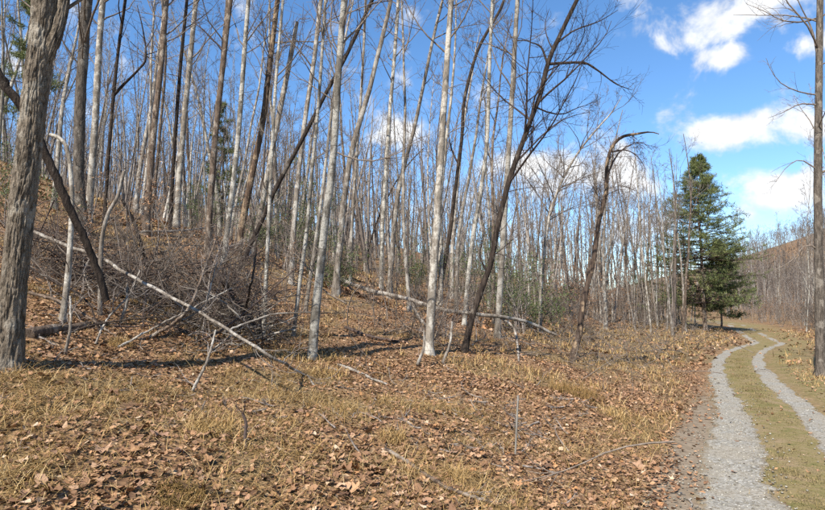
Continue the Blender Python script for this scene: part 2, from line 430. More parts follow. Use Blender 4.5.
def rut_half(t, which):
    return (.20 + .44 * np.exp(-np.maximum(t, 0) / 7.0)) if which == 0 else (.19 + .14 * np.exp(-np.maximum(t, 0) / 9.0))
road_geo = Geo()
tv = np.concatenate([np.arange(-3, 14, .06), np.arange(14, 40, .15), np.arange(40, 120, .6)])
lat = np.linspace(-1, 1, 13)
for which, c0 in ((0, 0.0), (1, -1.18)):
    hw = rut_half(tv, which)
    el = hw * (1 + .6 * (vn2(tv * 1.1, tv * 0 + which) - .5) + .5 * (vn2(tv * 5.1, tv * 0 + 5 + which) - .5))
    er = hw * (1 + .6 * (vn2(tv * 1.1, tv * 0 + 20 + which) - .5) + .5 * (vn2(tv * 5.1, tv * 0 + 25 + which) - .5))
    off = c0 + np.where(lat[None] < 0, lat[None] * er[:, None], lat[None] * el[:, None])
    s_ = road_c(tv)[:, None] + off; t_ = np.broadcast_to(tv[:, None], s_.shape)
    x_, y_ = xy(s_, t_)
    z_ = height(x_, y_) + .012 * (1 - np.abs(lat[None]) ** 3) + .004 + .006 * (vn2(x_ * 9, y_ * 9) - .5)
    z_ = np.where(np.abs(lat[None]) > .99, z_ - .03, z_)
    n, k = s_.shape; id_ = np.arange(n * k).reshape(n, k)
    road_geo.add(np.stack([x_, y_, z_], -1).reshape(-1, 3), np.stack([id_[:-1, :-1], id_[:-1, 1:], id_[1:, 1:], id_[1:, :-1]], -1).reshape(-1, 4), np.clip(np.abs(np.broadcast_to(lat[None], s_.shape)) ** 2 * 1.05 + (.35 * np.clip(lat[None], 0, 1) if which == 0 else 0) * np.exp(-np.maximum(tv, 0)[:, None] / 10), 0, 1).ravel())
road = link('gravel_road', road_geo.mesh('gravel_road', M['gravel'], attr='shoulder'), kind='structure')
road['label'] = 'pale gravel track with two wheel ruts curving away through the wood'
# loose stones on the wheel tracks
def stones(K):
    t = 2.2 + 15 * rng.random(K) ** 2.0
    which = (rng.random(K) < .25).astype(int)
    hw = np.where(which == 0, rut_half(t, 0), rut_half(t, 1))
    q = rng.normal(0, .62, K)
    s = road_c(t) + np.where(which == 0, 0, -1.18) + q * hw
    s = np.where((rng.random(K) < .25) & (t < 8), road_c(t) + rng.uniform(-.4, .75, K), s)
    x, y = xy(s, t); z = height(x, y) + .014
    r = rng.uniform(.006, .019, K)
    o = np.array([[1, 0, 0], [-1, 0, 0], [0, 1, 0], [0, -1, 0], [0, 0, 1], [0, 0, -1]], float)
    f = np.array([[0, 2, 4], [2, 1, 4], [1, 3, 4], [3, 0, 4], [2, 0, 5], [1, 2, 5], [3, 1, 5], [0, 3, 5]])
    A = rng.normal(size=(K, 3, 3)); A, _ = np.linalg.qr(A)
    V = np.einsum('kij,vj->kvi', A, o) * (r[:, None] * rng.uniform(.6, 1.2, (K, 6)))[..., None] * np.array([1, 1, .75])
    V += np.stack([x, y, z], -1)[:, None]
    return Geo().add(V.reshape(-1, 3), (f[None] + (np.arange(K) * 6)[:, None, None]).reshape(-1, 3), np.repeat(rng.random(K), 6))
link('loose_gravel', stones(6500).mesh('loose_gravel', M['stone'], False, attr='tint'), kind='stuff', label='loose grey stones lying on the wheel tracks', cat='gravel')

# ------------------------------------------------------------------ trees
COUNT = {}
def new_thing(name, loc, label, cat='tree', group=None):
    e = bpy.data.objects.new(name, None); e.empty_display_size = .2; C.objects.link(e)
    e.location = [float(q) for q in loc]; e['label'] = label; e['category'] = cat
    if group: e['group'] = group
    return e
def trunk_geo(P, R, k, lump=.06, seed=0.0, furrow=0.0, root=True):
    """one lumpy trunk surface along P (n,3) with radii R (n,)"""
    n = len(P); T = nrm(np.gradient(P, axis=0)); ax = nrm(P[-1] - P[0])
    ref = np.array([1, .13, 0]) if abs(ax[2]) > .6 else np.array([0.1, .05, 1])
    N1 = nrm(np.cross(T, ref)); N2 = np.cross(T, N1)
    an = np.arange(k) * 2 * np.pi / k; ca, sa = np.cos(an)[None], np.sin(an)[None]
    ln = np.concatenate([[0], np.cumsum(np.linalg.norm(np.diff(P, axis=0), axis=1))])[:, None]
    rr = R[:, None] * (1 + lump * 2 * (vn3(ca * 1.3 + seed * 7.1, sa * 1.3 + seed, ln * 2.2 + 0 * ca) - .5) + lump * (vn3(ca * 2.6 + 4, sa * 2.6 + seed, ln * 6 + 0 * ca) - .5))
    if root:
        fl = np.exp(-ln / (R[0] * 2.2)); rr = rr * (1 + fl * (.40 + .50 * np.maximum(0, np.sin(an * 5 + seed * 3))[None] * np.exp(-ln / (R[0] * .9))))
    if furrow:
        wv = vn3(ca * 2 + 9, sa * 2, ln * 3 + 0 * ca)
        f1 = vn3(ca * 6.0 + wv * 1.2, sa * 6.0 + wv * 1.2, ln * 7.5 + wv * 2 + 0 * ca)
        f2 = vn3(ca * 11 + wv * 2 + 5, sa * 11 + wv, ln * 17 + 0 * ca)
        rid = 1 - np.abs(2 * f1 - 1); rid2 = 1 - np.abs(2 * f2 - 1)
        rr = rr + furrow * (-1.0 * np.clip((rid - .62) * 3.2, 0, 1) - .45 * np.clip((rid2 - .6) * 3, 0, 1))
    V = P[:, None] + rr[..., None] * (ca[..., None] * N1[:, None] + sa[..., None] * N2[:, None])
    i = np.arange(n - 1)[:, None] * k; j = np.arange(k)[None]; j2 = (j + 1) % k
    q = np.stack([i + j, i + j2, i + k + j2, i + k + j], -1).reshape(-1, 4)
    g = Geo(); g.add(V.reshape(-1, 3), q)
    if not root:
        g.add(np.vstack([V[0], P[0] - T[0] * R[0] * .2]), np.stack([(np.arange(k) + 1) % k, np.arange(k), np.full(k, k)], -1))
    # end cap
    tip = P[-1] + T[-1] * R[-1] * .25
    g.add(np.vstack([V[-1], tip]), np.stack([np.arange(k), (np.arange(k) + 1) % k, np.full(k, k)], -1))
    return g
def crown_geo(P, R, rg, u0=.3, nprim=16, plen=.22, nsec=6, ntw=5, tip=.0035, ang=.85, up=.10, nlow=0, extra=(), seclen=.42, twlen=.5, wob=.2, k1=5, lowlen=.9):
    g = Geo(); Pt = P[None]; Rt = R[None]
    total = np.linalg.norm(np.diff(P, axis=0), axis=1).sum()
    Ps = []; Rs = []
    if nprim:
        A = grow(Pt, Rt, nprim, u0, .97, ang, lambda L, u: L * plen * (1.25 - .85 * u), 8, rg, up, wob, .5, tip * 1.6)
        Ps.append(A[0]); Rs.append(A[1])
    for pl, r0, r1 in extra:
        q = smooth_line(pl, 8); Ps.append(q[None]); Rs.append(np.linspace(r0, r1, 8)[None])
    if Ps:
        P1 = np.concatenate(Ps); R1 = np.concatenate(Rs); g.tubes(P1, R1, k1)
        P2, R2 = grow(P1, R1, nsec, .22, 1.0, .75, lambda L, u: L * seclen * (1.2 - .6 * u), 6, rg, up * .6, wob, .6, tip * 1.2); g.tubes(P2, R2, 4)
        P3, R3 = grow(P2, R2, ntw, .15, 1.0, .7, lambda L, u: L * twlen * (1.2 - .5 * u), 5, rg, up * .6, wob * 1.1, .7, tip); g.tubes(P3, R3, 3)
    if nlow:
        P4, R4 = grow(Pt, Rt, nlow, .06, max(u0, .35), 1.15, lowlen, 6, rg, .06, wob, .3, tip * 1.2); g.tubes(P4, R4, 4)
        P5, R5 = grow(P4, R4, 4, .2, 1.0, .7, lambda L, u: L * .42, 5, rg, .04, wob, .7, tip); g.tubes(P5, R5, 3)
    return g

def featured(name, label, bk, pts, w0, w1, d=None, height_m=13, stub=False, nprim=12, u0=.42, nlow=8, tw='twig', k=12, furrow=0, dd=0, branches=(), cat='tree', seed=None, ext_lean=None, ntw=3, nsec=5, lump=.09, plen=.22, tip=.0035, lowlen=.9, wtop=None, up=.10):
    """a tree whose trunk leans and bends as seen; it stands on the ground where its foot is"""
    seed = seed if seed is not None else len(COUNT) + 1; COUNT[len(COUNT)] = 1
    rg = np.random.default_rng(900 + seed)
    yy = hit(*pts[0]) if d is None else d
    foot = at(pts[0][0], pts[0][1], yy); foot[2] = H(foot[0], foot[1]) - .06
    line = [foot]
    zt = at(*pts[-1], yy)[2] - foot[2]
    for p in pts[1:]:
        q = at(p[0], p[1], yy); fr = (q[2] - foot[2]) / max(zt, .1)
        q = at(p[0], p[1], yy + dd * fr); line.append(q)
    m_px = yy / F * math.cos(math.atan((pts[0][0] - 412.5) / F)) ** 1.1
    r0 = w0 * m_px / 2 * (.84 if not furrow else 1); r1 = w1 * m_px / 2 * (.86 if not furrow else 1)
    vis = smooth_line(line, 46 if not furrow else 300)
    if not stub:
        dr = nrm(vis[-1] - vis[-4]); top = vis[-1]; L = max(height_m - (top[2] - foot[2]), 1.5)
        n2 = 22 if not furrow else 40
        ex = [top]; dd_ = dr.copy(); w = rg.normal(size=3) * .02
        for i in range(n2):
            dd_ = nrm(dd_ + w + rg.normal(size=3) * .03 + np.array([0, 0, .03])); ex.append(ex[-1] + dd_ * L / n2)
        P = np.vstack([vis, np.array(ex[1:])])
        Rr = np.concatenate([np.linspace(r0, r1, len(vis)), r1 * np.linspace(1, .12, n2 + 1)[1:]])
    else:
        P = vis; Rr = np.linspace(r0, r1, len(vis))
        if wtop: Rr[-6:] = np.linspace(Rr[-6], wtop * m_px / 2, 6)
    e = new_thing(name, foot, label, cat)
    link('trunk', trunk_geo(P, Rr, k, lump, seed * 1.7, furrow).mesh('trunk', M[bk], True, off=foot), e)
    ex = []
    for bp, ba, bb in branches:
        pl = [at(q[0], q[1], yy + (q[2] if len(q) > 2 else 0)) for q in bp]
        if ba >= 2.8:
            lp = smooth_line(pl, 90 if furrow else 24)
            link('limb', trunk_geo(lp, np.linspace(ba, bb if furrow else bb * .5, len(lp)) * m_px / 2 * (1 if furrow else .85), 80 if furrow else 8, lump, seed + .5, furrow, False).mesh('limb', M[bk], True, off=foot), e)
            if furrow: continue
        ex.append((pl, ba * m_px / 2 * .9, bb * m_px / 2 * .45))
    if nprim or nlow or ex:
        g = crown_geo(P, Rr, rg, u0, nprim, plen, nsec, ntw, tip, nlow=nlow, extra=ex, lowlen=lowlen, up=up)
        link('crown', g.mesh('crown', M[tw], True, off=foot), e)
    return e, P, Rr

FEET = []; MARKS = []
SHORT = iter(['the thick forked tree', 'the dark straight trunk', 'the smooth pale left trunk', 'the crooked knotty tree', 'the reddish-brown trunk', 'the thin dark leaning stem', 'the pale left slope trunk', 'the dark brown brush trunk', 'the mottled brush trunk',
    'the flaking torn trunk', 'the broken snag', 'the very thin white stem', 'the slim leaning white stem', '', '', 'the large birch', '', 'the slender trunk under the cloud', '', '', 'the tall central trunk', 'the dark wavy stem', 'the slim bright birch', 'the pale straight trunk', '', 'the grey curving trunk', 'the drooping split tree', 'the right edge trunk', '', ''])
def feat(*a, **k):
    e, P, R = featured(*a, **k); FEET.append((P[0][0], P[0][1])); nm = next(SHORT, '')
    if nm:
        i = int(np.argmin(np.abs(P[:, 2] - (EYE + P[0][1] * .12)))); MARKS.append((P[i][0] / P[i][1] * F + 412, nm))
    return e, P, R
def beside(x, y):
    px = x / y * F + 412; d, nm = min([(px - a, b) for a, b in MARKS + [(704, 'the tall pine')]], key=lambda q: abs(q[0]))
    side = 'behind' if abs(d) < 3 else ('right of' if d > 0 else 'left of')
    far = 'standing close' if y < 20 else ('midway back' if y < 34 else ('far back' if y < 52 else 'farthest back'))
    return far, side + ' ' + nm
# --- left group
feat('tree', 'thick furrowed grey-brown trunk forking near the top left corner', 'furrowed', [(8, 368), (13, 300), (21, 220), (30, 140), (37, 75), (43, 30), (47, -40)], 29, 31, k=170, furrow=.015, height_m=15, nlow=0, u0=.72,
     branches=[([(44, 62), (55, 38, .0), (63, 5, .05), (72, -60, .1), (84, -160, .2)], 17, 10)], lump=.05)
feat('tree', 'dark straight trunk just right of the thick forked tree', 'slate', [(84, 236), (79, 180), (80, 110), (84, 40), (88, -20)], 15, 13, k=18, height_m=17, nlow=6)
feat('tree', 'smooth pale trunk right beside the dark straight one', 'pale', [(88, 222), (92, 170), (96, 110), (99, 50), (104, -15)], 10, 8, height_m=17)
feat('tree', 'thin dark crooked tree with stubby knots right of the smooth pale trunk', 'dark', [(104, 222), (109, 150), (114, 90), (119, 45), (126, -5)], 5, 4, height_m=12, nlow=10, tw='twig_dark', branches=[([(114, 95), (124, 84), (138, 70), (146, 58), (143, 30), (137, 5)], 4, 2)])
feat('tree', 'reddish-brown scaly trunk left of the twin slim stems', 'brown', [(146, 235), (150, 175), (155, 120), (162, 55), (167, -10)], 9, 7, height_m=15, nlow=10)
feat('tree', 'thin dark stem leaning against the pale trunk on the left slope', 'dark', [(170, 232), (173, 170), (177, 110), (182, 50), (188, -10)], 5, 4, height_m=14, nlow=6)
feat('tree', 'pale grey trunk beside the thin dark stem on the left slope', 'pale', [(176, 228), (180, 170), (185, 110), (191, 50), (197, -10)], 8, 6, height_m=16, nlow=6)
feat('tree', 'dark brown trunk rising behind the brush tangle', 'brown', [(207, 258), (211, 190), (217, 120), (224, 55), (231, -8)], 8, 6.5, height_m=13, nlow=10, tw='twig_dark')
feat('tree', 'pale mottled trunk right of the dark brown one behind the brush', 'white', [(223, 264), (230, 210), (237, 150), (241, 100), (245, 45), (249, -8)], 7, 5.5, height_m=13, nlow=6)
feat('tree', 'grey flaking trunk with torn bark above the brush tangle', 'split', [(237, 262), (243, 220), (254, 165), (263, 120), (269, 70), (275, 20), (279, -10)], 9, 6, height_m=12, nlow=10)
feat('tree', 'leaning grey snag broken off at the top against the sky', 'grey', [(250, 260), (262, 205), (272, 150), (283, 95), (291, 55), (297, 22)], 7, 6, stub=True, nprim=0, nlow=8, wtop=4)
feat('tree', 'very thin white stem rising from the end of the fallen branch', 'white', [(263, 340), (266, 280), (269, 215), (272, 150), (276, 80), (283, 0)], 5, 3.4, height_m=7, nlow=12, nprim=9, ntw=4)
feat('tree', 'slim white stem leaning right, left of the large birch', 'white', [(293, 336), (300, 280), (307, 228), (312, 170), (317, 120), (323, 40), (326, -10)], 5, 3.5, height_m=8, nlow=8, nprim=9)
feat('tree', 'thin pale stem half hidden just left of the large birch', 'pale', [(305, 312), (312, 266), (320, 210), (326, 160), (333, 100), (342, 30), (346, -10)], 4.5, 3, height_m=9, nlow=5)
feat('tree', 'grey trunk in the gap left of the birches on the leaf covered slope', 'grey', [(291, 284), (293, 240), (298, 180), (305, 120), (314, 60), (322, -10)], 6.5, 5, height_m=13, nlow=6)
feat('birch_tree', 'largest white-barked birch, standing front and left of centre', 'white', [(312, 360), (315, 320), (320, 270), (326, 215), (331, 180), (335, 130), (339, 65), (345, -10)], 10.8, 7.2, k=20, height_m=10, nlow=6, u0=.5,
     branches=[([(332, 150), (350, 158), (372, 161), (395, 155), (410, 145), (424, 139)], 2.2, 1.2)])
feat('tree', 'dark leaning trunk slanting up behind the large birch', 'dark', [(226, 292), (244, 258), (262, 220), (276, 188), (303, 138), (325, 95), (345, 58), (362, 22), (378, -12)], 6.2, 4.4, dd=.3, height_m=7.5, nlow=5, nprim=6, tw='twig_dark', k=14)
feat('tree', 'pale slender trunk under the small white cloud', 'white', [(381, 290), (382, 240), (386, 170), (390, 110), (395, 50), (399, -10)], 5, 4, height_m=12, nlow=6)
feat('tree', 'thin grey stem between the large birch and the small cloud', 'grey', [(350, 285), (352, 225), (357, 150), (362, 80), (366, -5)], 4, 3, height_m=11, nlow=8)
feat('tree', 'thin bowed dark sapling arching right below the small cloud', 'dark', [(366, 268), (371, 240), (381, 212), (397, 180), (412, 160), (424, 148)], 2.4, 1.2, stub=True, nprim=7, u0=.3, nlow=0, tw='twig_dark')
feat('tree', 'tall pale trunk with dark flecks at the centre, right of the small cloud', 'pale', [(429, 354), (431, 310), (435, 250), (438, 200), (442, 136), (447, 60), (452, -10)], 10.2, 6.4, k=18, height_m=11, nlow=5, u0=.5)
feat('tree', 'dark wavy stem twisting up just right of the central pale trunk', 'dark', [(437, 300), (444, 268), (451, 225), (455, 191), (459, 160), (462, 136), (464, 102), (471, 72), (480, 45), (500, 10), (507, -10)], 5, 3.4, height_m=9, nlow=12, tw='twig_dark', branches=[([(459, 165), (452, 150), (447, 128), (444, 110)], 2.4, 1.2)])
feat('birch_tree', 'slim bright birch behind the fallen log, right of the central trunk', 'white', [(464, 325), (468, 280), (474, 230), (481, 190), (487, 140), (489, 80), (491, 30), (493, -10)], 5.5, 4, height_m=12, nlow=6)
feat('tree', 'pale straight trunk crossed by the fallen log right of centre', 'pale', [(497, 338), (500, 290), (503, 240), (506, 190), (510, 130), (514, 60), (518, -10)], 7.5, 5.2, k=16, height_m=12, nlow=6)
feat('tree', 'dark crooked trunk leaning right across the centre with spreading twigs', 'dark', [(464, 352), (472, 318), (484, 282), (491, 262), (500, 215), (512, 172), (527, 130), (540, 95), (549, 60), (561, 33), (578, -2), (590, -24)], 7.6, 4.6, k=16, height_m=8, nlow=12, u0=.28, nprim=26, tw='twig_dark', nsec=8, ntw=7, plen=.26, tip=.0028,
     branches=[([(550, 64), (566, 63), (585, 63), (600, 72), (616, 84), (632, 90)], 3.6, 1.4), ([(547, 62), (541, 47), (530, 42), (520, 38)], 3, 1.3), ([(513, 165), (528, 150), (548, 130), (566, 118), (590, 112)], 2.6, 1.2), ([(556, 44), (575, 30), (598, 22), (618, 10)], 2.6, 1.2), ([(487, 272), (480, 255), (484, 235)], 3, 1.5)])
feat('tree', 'grey trunk curving up to the right in front of the white cloud', 'grey', [(540, 332), (541, 290), (544, 255), (549, 218), (556, 195), (566, 173), (580, 150), (596, 130), (612, 112), (622, 96)], 5, 1.4, height_m=6, nlow=12, nprim=22, u0=.4, stub=True, nsec=8, ntw=6, plen=.34, tip=.0032, wtop=.5)
feat('tree', 'split-barked leaning tree whose tip droops over at the right of the wood', 'darksplit', [(571, 360), (579, 335), (583, 305), (593, 262), (598, 226), (606, 192), (607, 165), (612, 147), (622, 137), (636, 134), (650, 132), (659, 134)], 8, 3.2, k=16, stub=True, nprim=14, u0=.5, nlow=6, tw='twig_dark', ntw=6, nsec=9, plen=.17, wtop=.9, up=-.06, tip=.0028,
     branches=[([(606, 180), (614, 160), (624, 148), (640, 142), (652, 150)], 2.6, 1.0), ([(612, 152), (626, 150), (638, 157), (646, 170)], 2.2, .9)])
# --- right edge
feat('tree', 'large grey trunk at the right edge beside the track', 'slate', [(821, 376), (820, 330), (819, 270), (818, 200), (818, 150), (819, 80), (820, -5)], 13, 9, k=18, height_m=14, nlow=0, nprim=14, u0=.30, plen=.24,
     branches=[([(818, 95), (800, 92), (782, 84), (772, 72), (766, 58)], 2.4, 1), ([(818, 105), (800, 104), (784, 112), (768, 118)], 2.6, 1), ([(818, 170), (800, 160), (786, 168), (776, 182)], 2.2, 1), ([(819, 250), (806, 245), (790, 262), (770, 272)], 2.6, 1), ([(818, 60), (812, 30), (800, 5), (790, -20)], 3, 1.2)])
# --- dead stubs of the brush tangle
feat('dead_trunk', 'bleached dead stem bent over at its top beside the thick forked tree', 'pale', [(62, 322), (67, 285), (70, 250), (72, 200), (70, 165), (66, 146), (58, 137), (50, 135)], 9, 5, stub=True, nprim=0, nlow=3, cat='dead tree', k=16)
feat('dead_trunk', 'pale bent dead stub standing at the head of the fallen branch', 'dead', [(101, 300), (101, 252), (104, 228), (109, 212), (117, 198), (121, 184), (124, 171)], 6.5, 4.5, stub=True, nprim=0, nlow=4, cat='dead tree', k=14, d=8.9)

def fallen(name, label, bk, pts, w0, w1, cat, d=None, side=6, tw='twig_grey', k=12, lowlen=.6, lift=0.0):
    """a fallen stem given by (pixel x, y, depth); depth None means: lies on the ground there"""
    seed = len(COUNT) + 1; COUNT[len(COUNT)] = 1; rg = np.random.default_rng(500 + seed)
    line = []
    for p in pts:
        yy = p[2] if len(p) > 2 and p[2] is not None else hit(p[0], p[1])
        q = at(p[0], p[1], yy)
        q[2] = max(q[2], H(q[0], q[1]) + lift); line.append(q)
    line = np.array(line); m_px = line[:, 1].mean() / F
    P = smooth_line(line, 44); P += rg.normal(size=P.shape) * min(.006, .0025 * float(np.linalg.norm(line[-1] - line[0])))
    Rr = np.linspace(w0, w1, 44) * m_px / 2
    P[:, 2] = np.maximum(P[:, 2], height(P[:, 0], P[:, 1]) + Rr * .4)
    base = P[np.argmin(P[:, 2])].copy()
    e = new_thing(name, base, label, cat)
    link('stem', trunk_geo(P, Rr, k, .08, seed * 1.3, root=False).mesh('stem', M[bk], True, off=base), e)
    if side:
        A, B = grow(P[None], Rr[None], side, .15, 1.0, .9, lowlen, 7, rg, .03, .22, .5, .004)
        for q in range(side):
            g = Geo(); g.tubes(A[q:q + 1], B[q:q + 1], 5)
            A2, B2 = grow(A[q:q + 1], B[q:q + 1], 4, .2, 1, .7, lambda L, u: L * .5, 5, rg, .0, .25, .7, .003); g.tubes(A2, B2, 3)
            link('side_branch', g.mesh('side_branch', M[tw], True, off=base), e)
    return e
# fallen and leaning dead wood
y0 = hit(8, 368)
fallen('leaning_log', 'dark dead log leaning down to the right behind the thick forked tree', 'dark', [(-14, 52, y0 + 1.0), (0, 78, y0 + 1.1), (25, 112, y0 + 1.2), (48, 160, y0 + 1.35), (75, 220, y0 + 1.5), (92, 256, y0 + 1.6), (106, 300, y0 + 1.7)], 9, 7, 'log', side=3, tw='twig_dark', k=14)
fallen('fallen_branch', 'long pale fallen branch slanting from behind the thick forked tree down to the leaves', 'grey', [(34, 232, 9.9), (68, 246, 9.5), (101, 258, 9.0), (133, 277, 8.5), (173, 298, 7.9), (205, 316, 7.4), (230, 331, 7.1), (272, 357, 6.7), (304, 375), (316, 388)], 4.2, 2.0, 'branch', side=9, lowlen=.55)
yl = hit(440, 345)
fallen('fallen_log', 'grey fallen log lying across behind the central trunks', 'dead', [(338, 279), (372, 291, yl + 5), (405, 298, yl + 4.2), (440, 309, yl + 3.2), (476, 314, yl + 2.4), (520, 320, yl + 2.6), (556, 335, yl + 2.9)], 5.2, 2.8, 'log', side=5, lowlen=.9)
fallen('broken_limb', 'short pale broken limb propped under the fallen log', 'dead', [(412, 303, yl + 4), (418, 316, yl + 3.7), (428, 328)], 3.5, 2.5, 'branch', side=1)
fallen('broken_limb', 'thin curved limb hanging from the fallen log to the ground', 'dead', [(500, 318, yl + 2.6), (510, 324, yl + 2.4), (516, 336, yl + 2.2), (519, 362)], 2.6, 1.6, 'branch', side=1)
fallen('rotting_log', 'mossy rotting log lying low beside the thick forked tree', 'brown', [(28, 338), (48, 333), (70, 331), (104, 326)], 11, 8, 'log', side=3)
fallen('fallen_limb', 'weathered limb lying level on the slope above the brush', 'dead', [(140, 232, hit(140, 240)), (175, 231, hit(175, 238)), (214, 227, hit(214, 236))], 2.4, 1.6, 'branch', side=2)
fallen('fallen_limb', 'crooked dark limb standing in the brush tangle', 'dark', [(150, 275), (141, 245, 11.5), (133, 220, 11.4), (122, 200, 11.3)], 5, 3, 'branch', side=5, tw='twig_dark')
fallen('fallen_limb', 'dark stick dropping into the brush below the dark brown trunk', 'dark', [(208, 258, 10.2), (218, 274, 9.6), (226, 286, 9.2), (233, 300)], 5, 4, 'branch', side=2, tw='twig_dark')
fallen('fallen_limb', 'thin bent stick jutting right from the fallen branch to the birch', 'dead', [(229, 330, 7.1), (255, 320, 7.3), (276, 314, 7.4), (312, 312, 7.6)], 2.2, 1.2, 'branch', side=0)
fallen('stick', 'grey stick lying among leaves right of the large birch foot', 'dead', [(338, 366), (352, 371), (372, 380), (388, 386)], 3.4, 2, 'stick', side=2, lift=.02)
fallen('stick', 'grey-brown curved stick on the leaves at the bottom centre', 'brown', [(386, 453), (404, 464), (425, 478), (447, 492), (468, 499), (490, 506)], 4.2, 3, 'stick', side=2, lowlen=.25, lift=.03)
fallen('stick', 'thin upright dead twig poking up left of bottom centre', 'twig_dark', [(246, 448), (245, 437, hit(246, 448)), (246, 424, hit(246, 448)), (243, 414, hit(246, 448))], 4, 2.5, 'stick', side=2, lowlen=.12, tw='twig_dark')
fallen('stick', 'dark stick lying on the leaves right of the large birch', 'twig_dark', [(345, 328), (365, 336), (388, 341), (410, 344)], 3.5, 2, 'stick', side=4, lift=.02)
for i, (a, b, lab) in enumerate([((70, 296), (65, 355), 'bent pale sapling stem in front of the bleached bent stem'), ((127, 282), (120, 324), 'short forked pale stick standing below the fallen branch'),
                                 ((216, 330), (192, 392), 'pale dry stem propping the middle of the fallen branch'), ((424, 330), (417, 366), 'thin pale dry stem at the foot of the central trunk'), ((452, 322), (442, 364), 'thin tan stem between the central trunk and the crooked trunk')]):
    yb = hit(*b)
    fallen('dry_stem', lab, 'grey', [b, ((a[0] + b[0]) / 2 + 3, (a[1] + b[1]) / 2, yb), (a[0], a[1], yb + .1)], 3.2, 1.8, 'stick', side=3, lowlen=.35)
for pl, w, bk, lb in [([(30, 292, 8.4), (70, 306, 8.2), (118, 338)], 5, 'brown', 'brown limb sloping into the brush beside the bleached bent stem'), ([(118, 348), (165, 322, 7.6), (232, 288, 8.2)], 3.4, 'dead', 'pale limb rising rightward through the front of the brush'),
        ([(196, 345), (206, 305, 7.7), (217, 262, 7.9)], 3, 'dead', 'thin pale limb standing upright in the brush middle'), ([(238, 335), (250, 290, 8.4), (256, 246, 8.6), (250, 215, 8.7)], 4, 'dark', 'dark twisted vine climbing right of the brush'),
        ([(60, 334), (110, 322, 7.4), (165, 316, 7.5)], 4, 'dark', 'dark limb lying level under the brush'), ([(150, 338), (186, 312, 8), (205, 268, 8.3), (216, 240, 8.4)], 5, 'brown', 'brown broken limb leaning on the dark brown brush trunk'),
        ([(258, 345), (240, 318, 7.8), (214, 296, 8.1), (180, 286, 8.4)], 3, 'dead', 'bent grey limb arching over the right part of the brush'), ([(95, 345), (108, 318, 7.5), (128, 296, 7.8), (140, 270, 8.0)], 3, 'dead', 'forked pale limb leaning across the left part of the brush'),
        ([(18, 262, 8.5), (48, 278, 8.3), (86, 300, 8.1), (100, 335)], 4, 'dark', 'dark limb sagging behind the bleached bent stem')]:
    fallen('fallen_limb', lb.replace('pale', 'grey'), 'grey' if bk == 'dead' else bk, pl, w * .7, w * .35, 'branch', side=4, lowlen=.6, k=9, tw='twig_dark' if bk == 'dark' else 'twig_grey')
# survey stake
ys = hit(515, 455)
fo = at(515, 455, ys); tp = at(518, 396, ys)
P = np.linspace(fo - [0, 0, .05], tp, 6); e = new_thing('stake', fo, 'thin grey marker stake standing in the leaves near the track', 'stake')
g = Geo(); g.tubes(P[None], np.full((1, 6), 2.0 * ys / F / 2), 6); g.add(np.vstack([P[-1] + np.array([[.0, 0, .004]]), P[-1][None] + np.array([[np.cos(a), np.sin(a), 0] for a in np.arange(6) * np.pi / 3]) * 2.0 * ys / F / 2]), np.array([[0, i + 1, (i + 1) % 6 + 1] for i in range(6)]))
link('shaft', g.mesh('shaft', M['stake'], False, off=fo), e)
tpz = tp; g = Geo(); g.tubes(np.linspace(tpz - [0, 0, .05], tpz + [0, 0, .006], 3)[None], np.full((1, 3), 2.3 * ys / F / 2), 8)
link('cap', g.mesh('cap', M['dead'], False, off=fo), e)

# ------------------------------------------------------------------ the wood behind: individual trees sharing a few shapes
def proto(i, hgt, r, bk, tw, rg, nprim=18, bushy=5, u0=.38, tip=.006, lean=.03):
    n = 22; P = np.zeros((n, 3)); d = nrm(np.array([rg.normal() * lean, rg.normal() * lean, 1.0]))
    for k in range(1, n):
        d = nrm(d + rg.normal(size=3) * .035 + [0, 0, .02]); P[k] = P[k - 1] + d * hgt / (n - 1)
    Rr = r * np.linspace(1, .12, n) ** .8
    tm = trunk_geo(P, Rr, 9, .06, i * 2.3).mesh('trunk', M[bk])
    cm = crown_geo(P, Rr, rg, u0, nprim, .20, 6, bushy, tip, nlow=5, lowlen=1.3, wob=.17).mesh('crown', M[tw])
    return tm, cm
PROTO = []
kinds = [('pale', 'twig_grey', 'pale'), ('grey', 'twig', 'grey'), ('white', 'twig_grey', 'whitish'), ('grey', 'twig', 'grey'), ('brown', 'twig_grey', 'brown'), ('pale', 'twig', 'pale'), ('grey', 'twig_grey', 'grey'), ('grey', 'twig', 'grey')]
for i in range(14):
    bk, tw, word = kinds[i % len(kinds)]
    rg = np.random.default_rng(70 + i)
    PROTO.append((*proto(i, rg.uniform(13, 18), rg.uniform(.055, .14), bk, tw, rg, nprim=11 + i % 5, u0=rg.uniform(.42, .6), bushy=4), word))
def copy_tree(pr, x, y, sc, rz, label, group, name='tree'):
    e = new_thing(name, (x, y, H(x, y) - .12), label, 'tree', group)
    e.scale = (sc, sc, sc * float(rng.uniform(.9, 1.1))); e.rotation_euler = (float(rng.normal(0, .035)), float(rng.normal(0, .035)), rz)
    for nm, me in (('trunk', pr[0]), ('crown', pr[1])):
        c = bpy.data.objects.new(nm, me); C.objects.link(c); c.parent = e
    return e
def scatter(n, gen, mind, placed, tries=60000):
    out = []
    for _ in range(tries):
        if len(out) >= n: break
        x, y = gen()
        if all((x - a) ** 2 + (y - b) ** 2 > mind ** 2 for a, b in placed):
            out.append((x, y)); placed.append((x, y))
    return out
placed = list(FEET)
def gen_left():
    y = 15 + 52 * rng.random() ** .85; px = rng.uniform(-60, 735)
    x = (px - 412) / F * y; s, t = st(x, y); e = s - float(road_c(t)) - .55
    if e < (6.2 if t < 32 else 2.6) or (y < 17 and e < 8): return (0, 0)
    return (x, y)
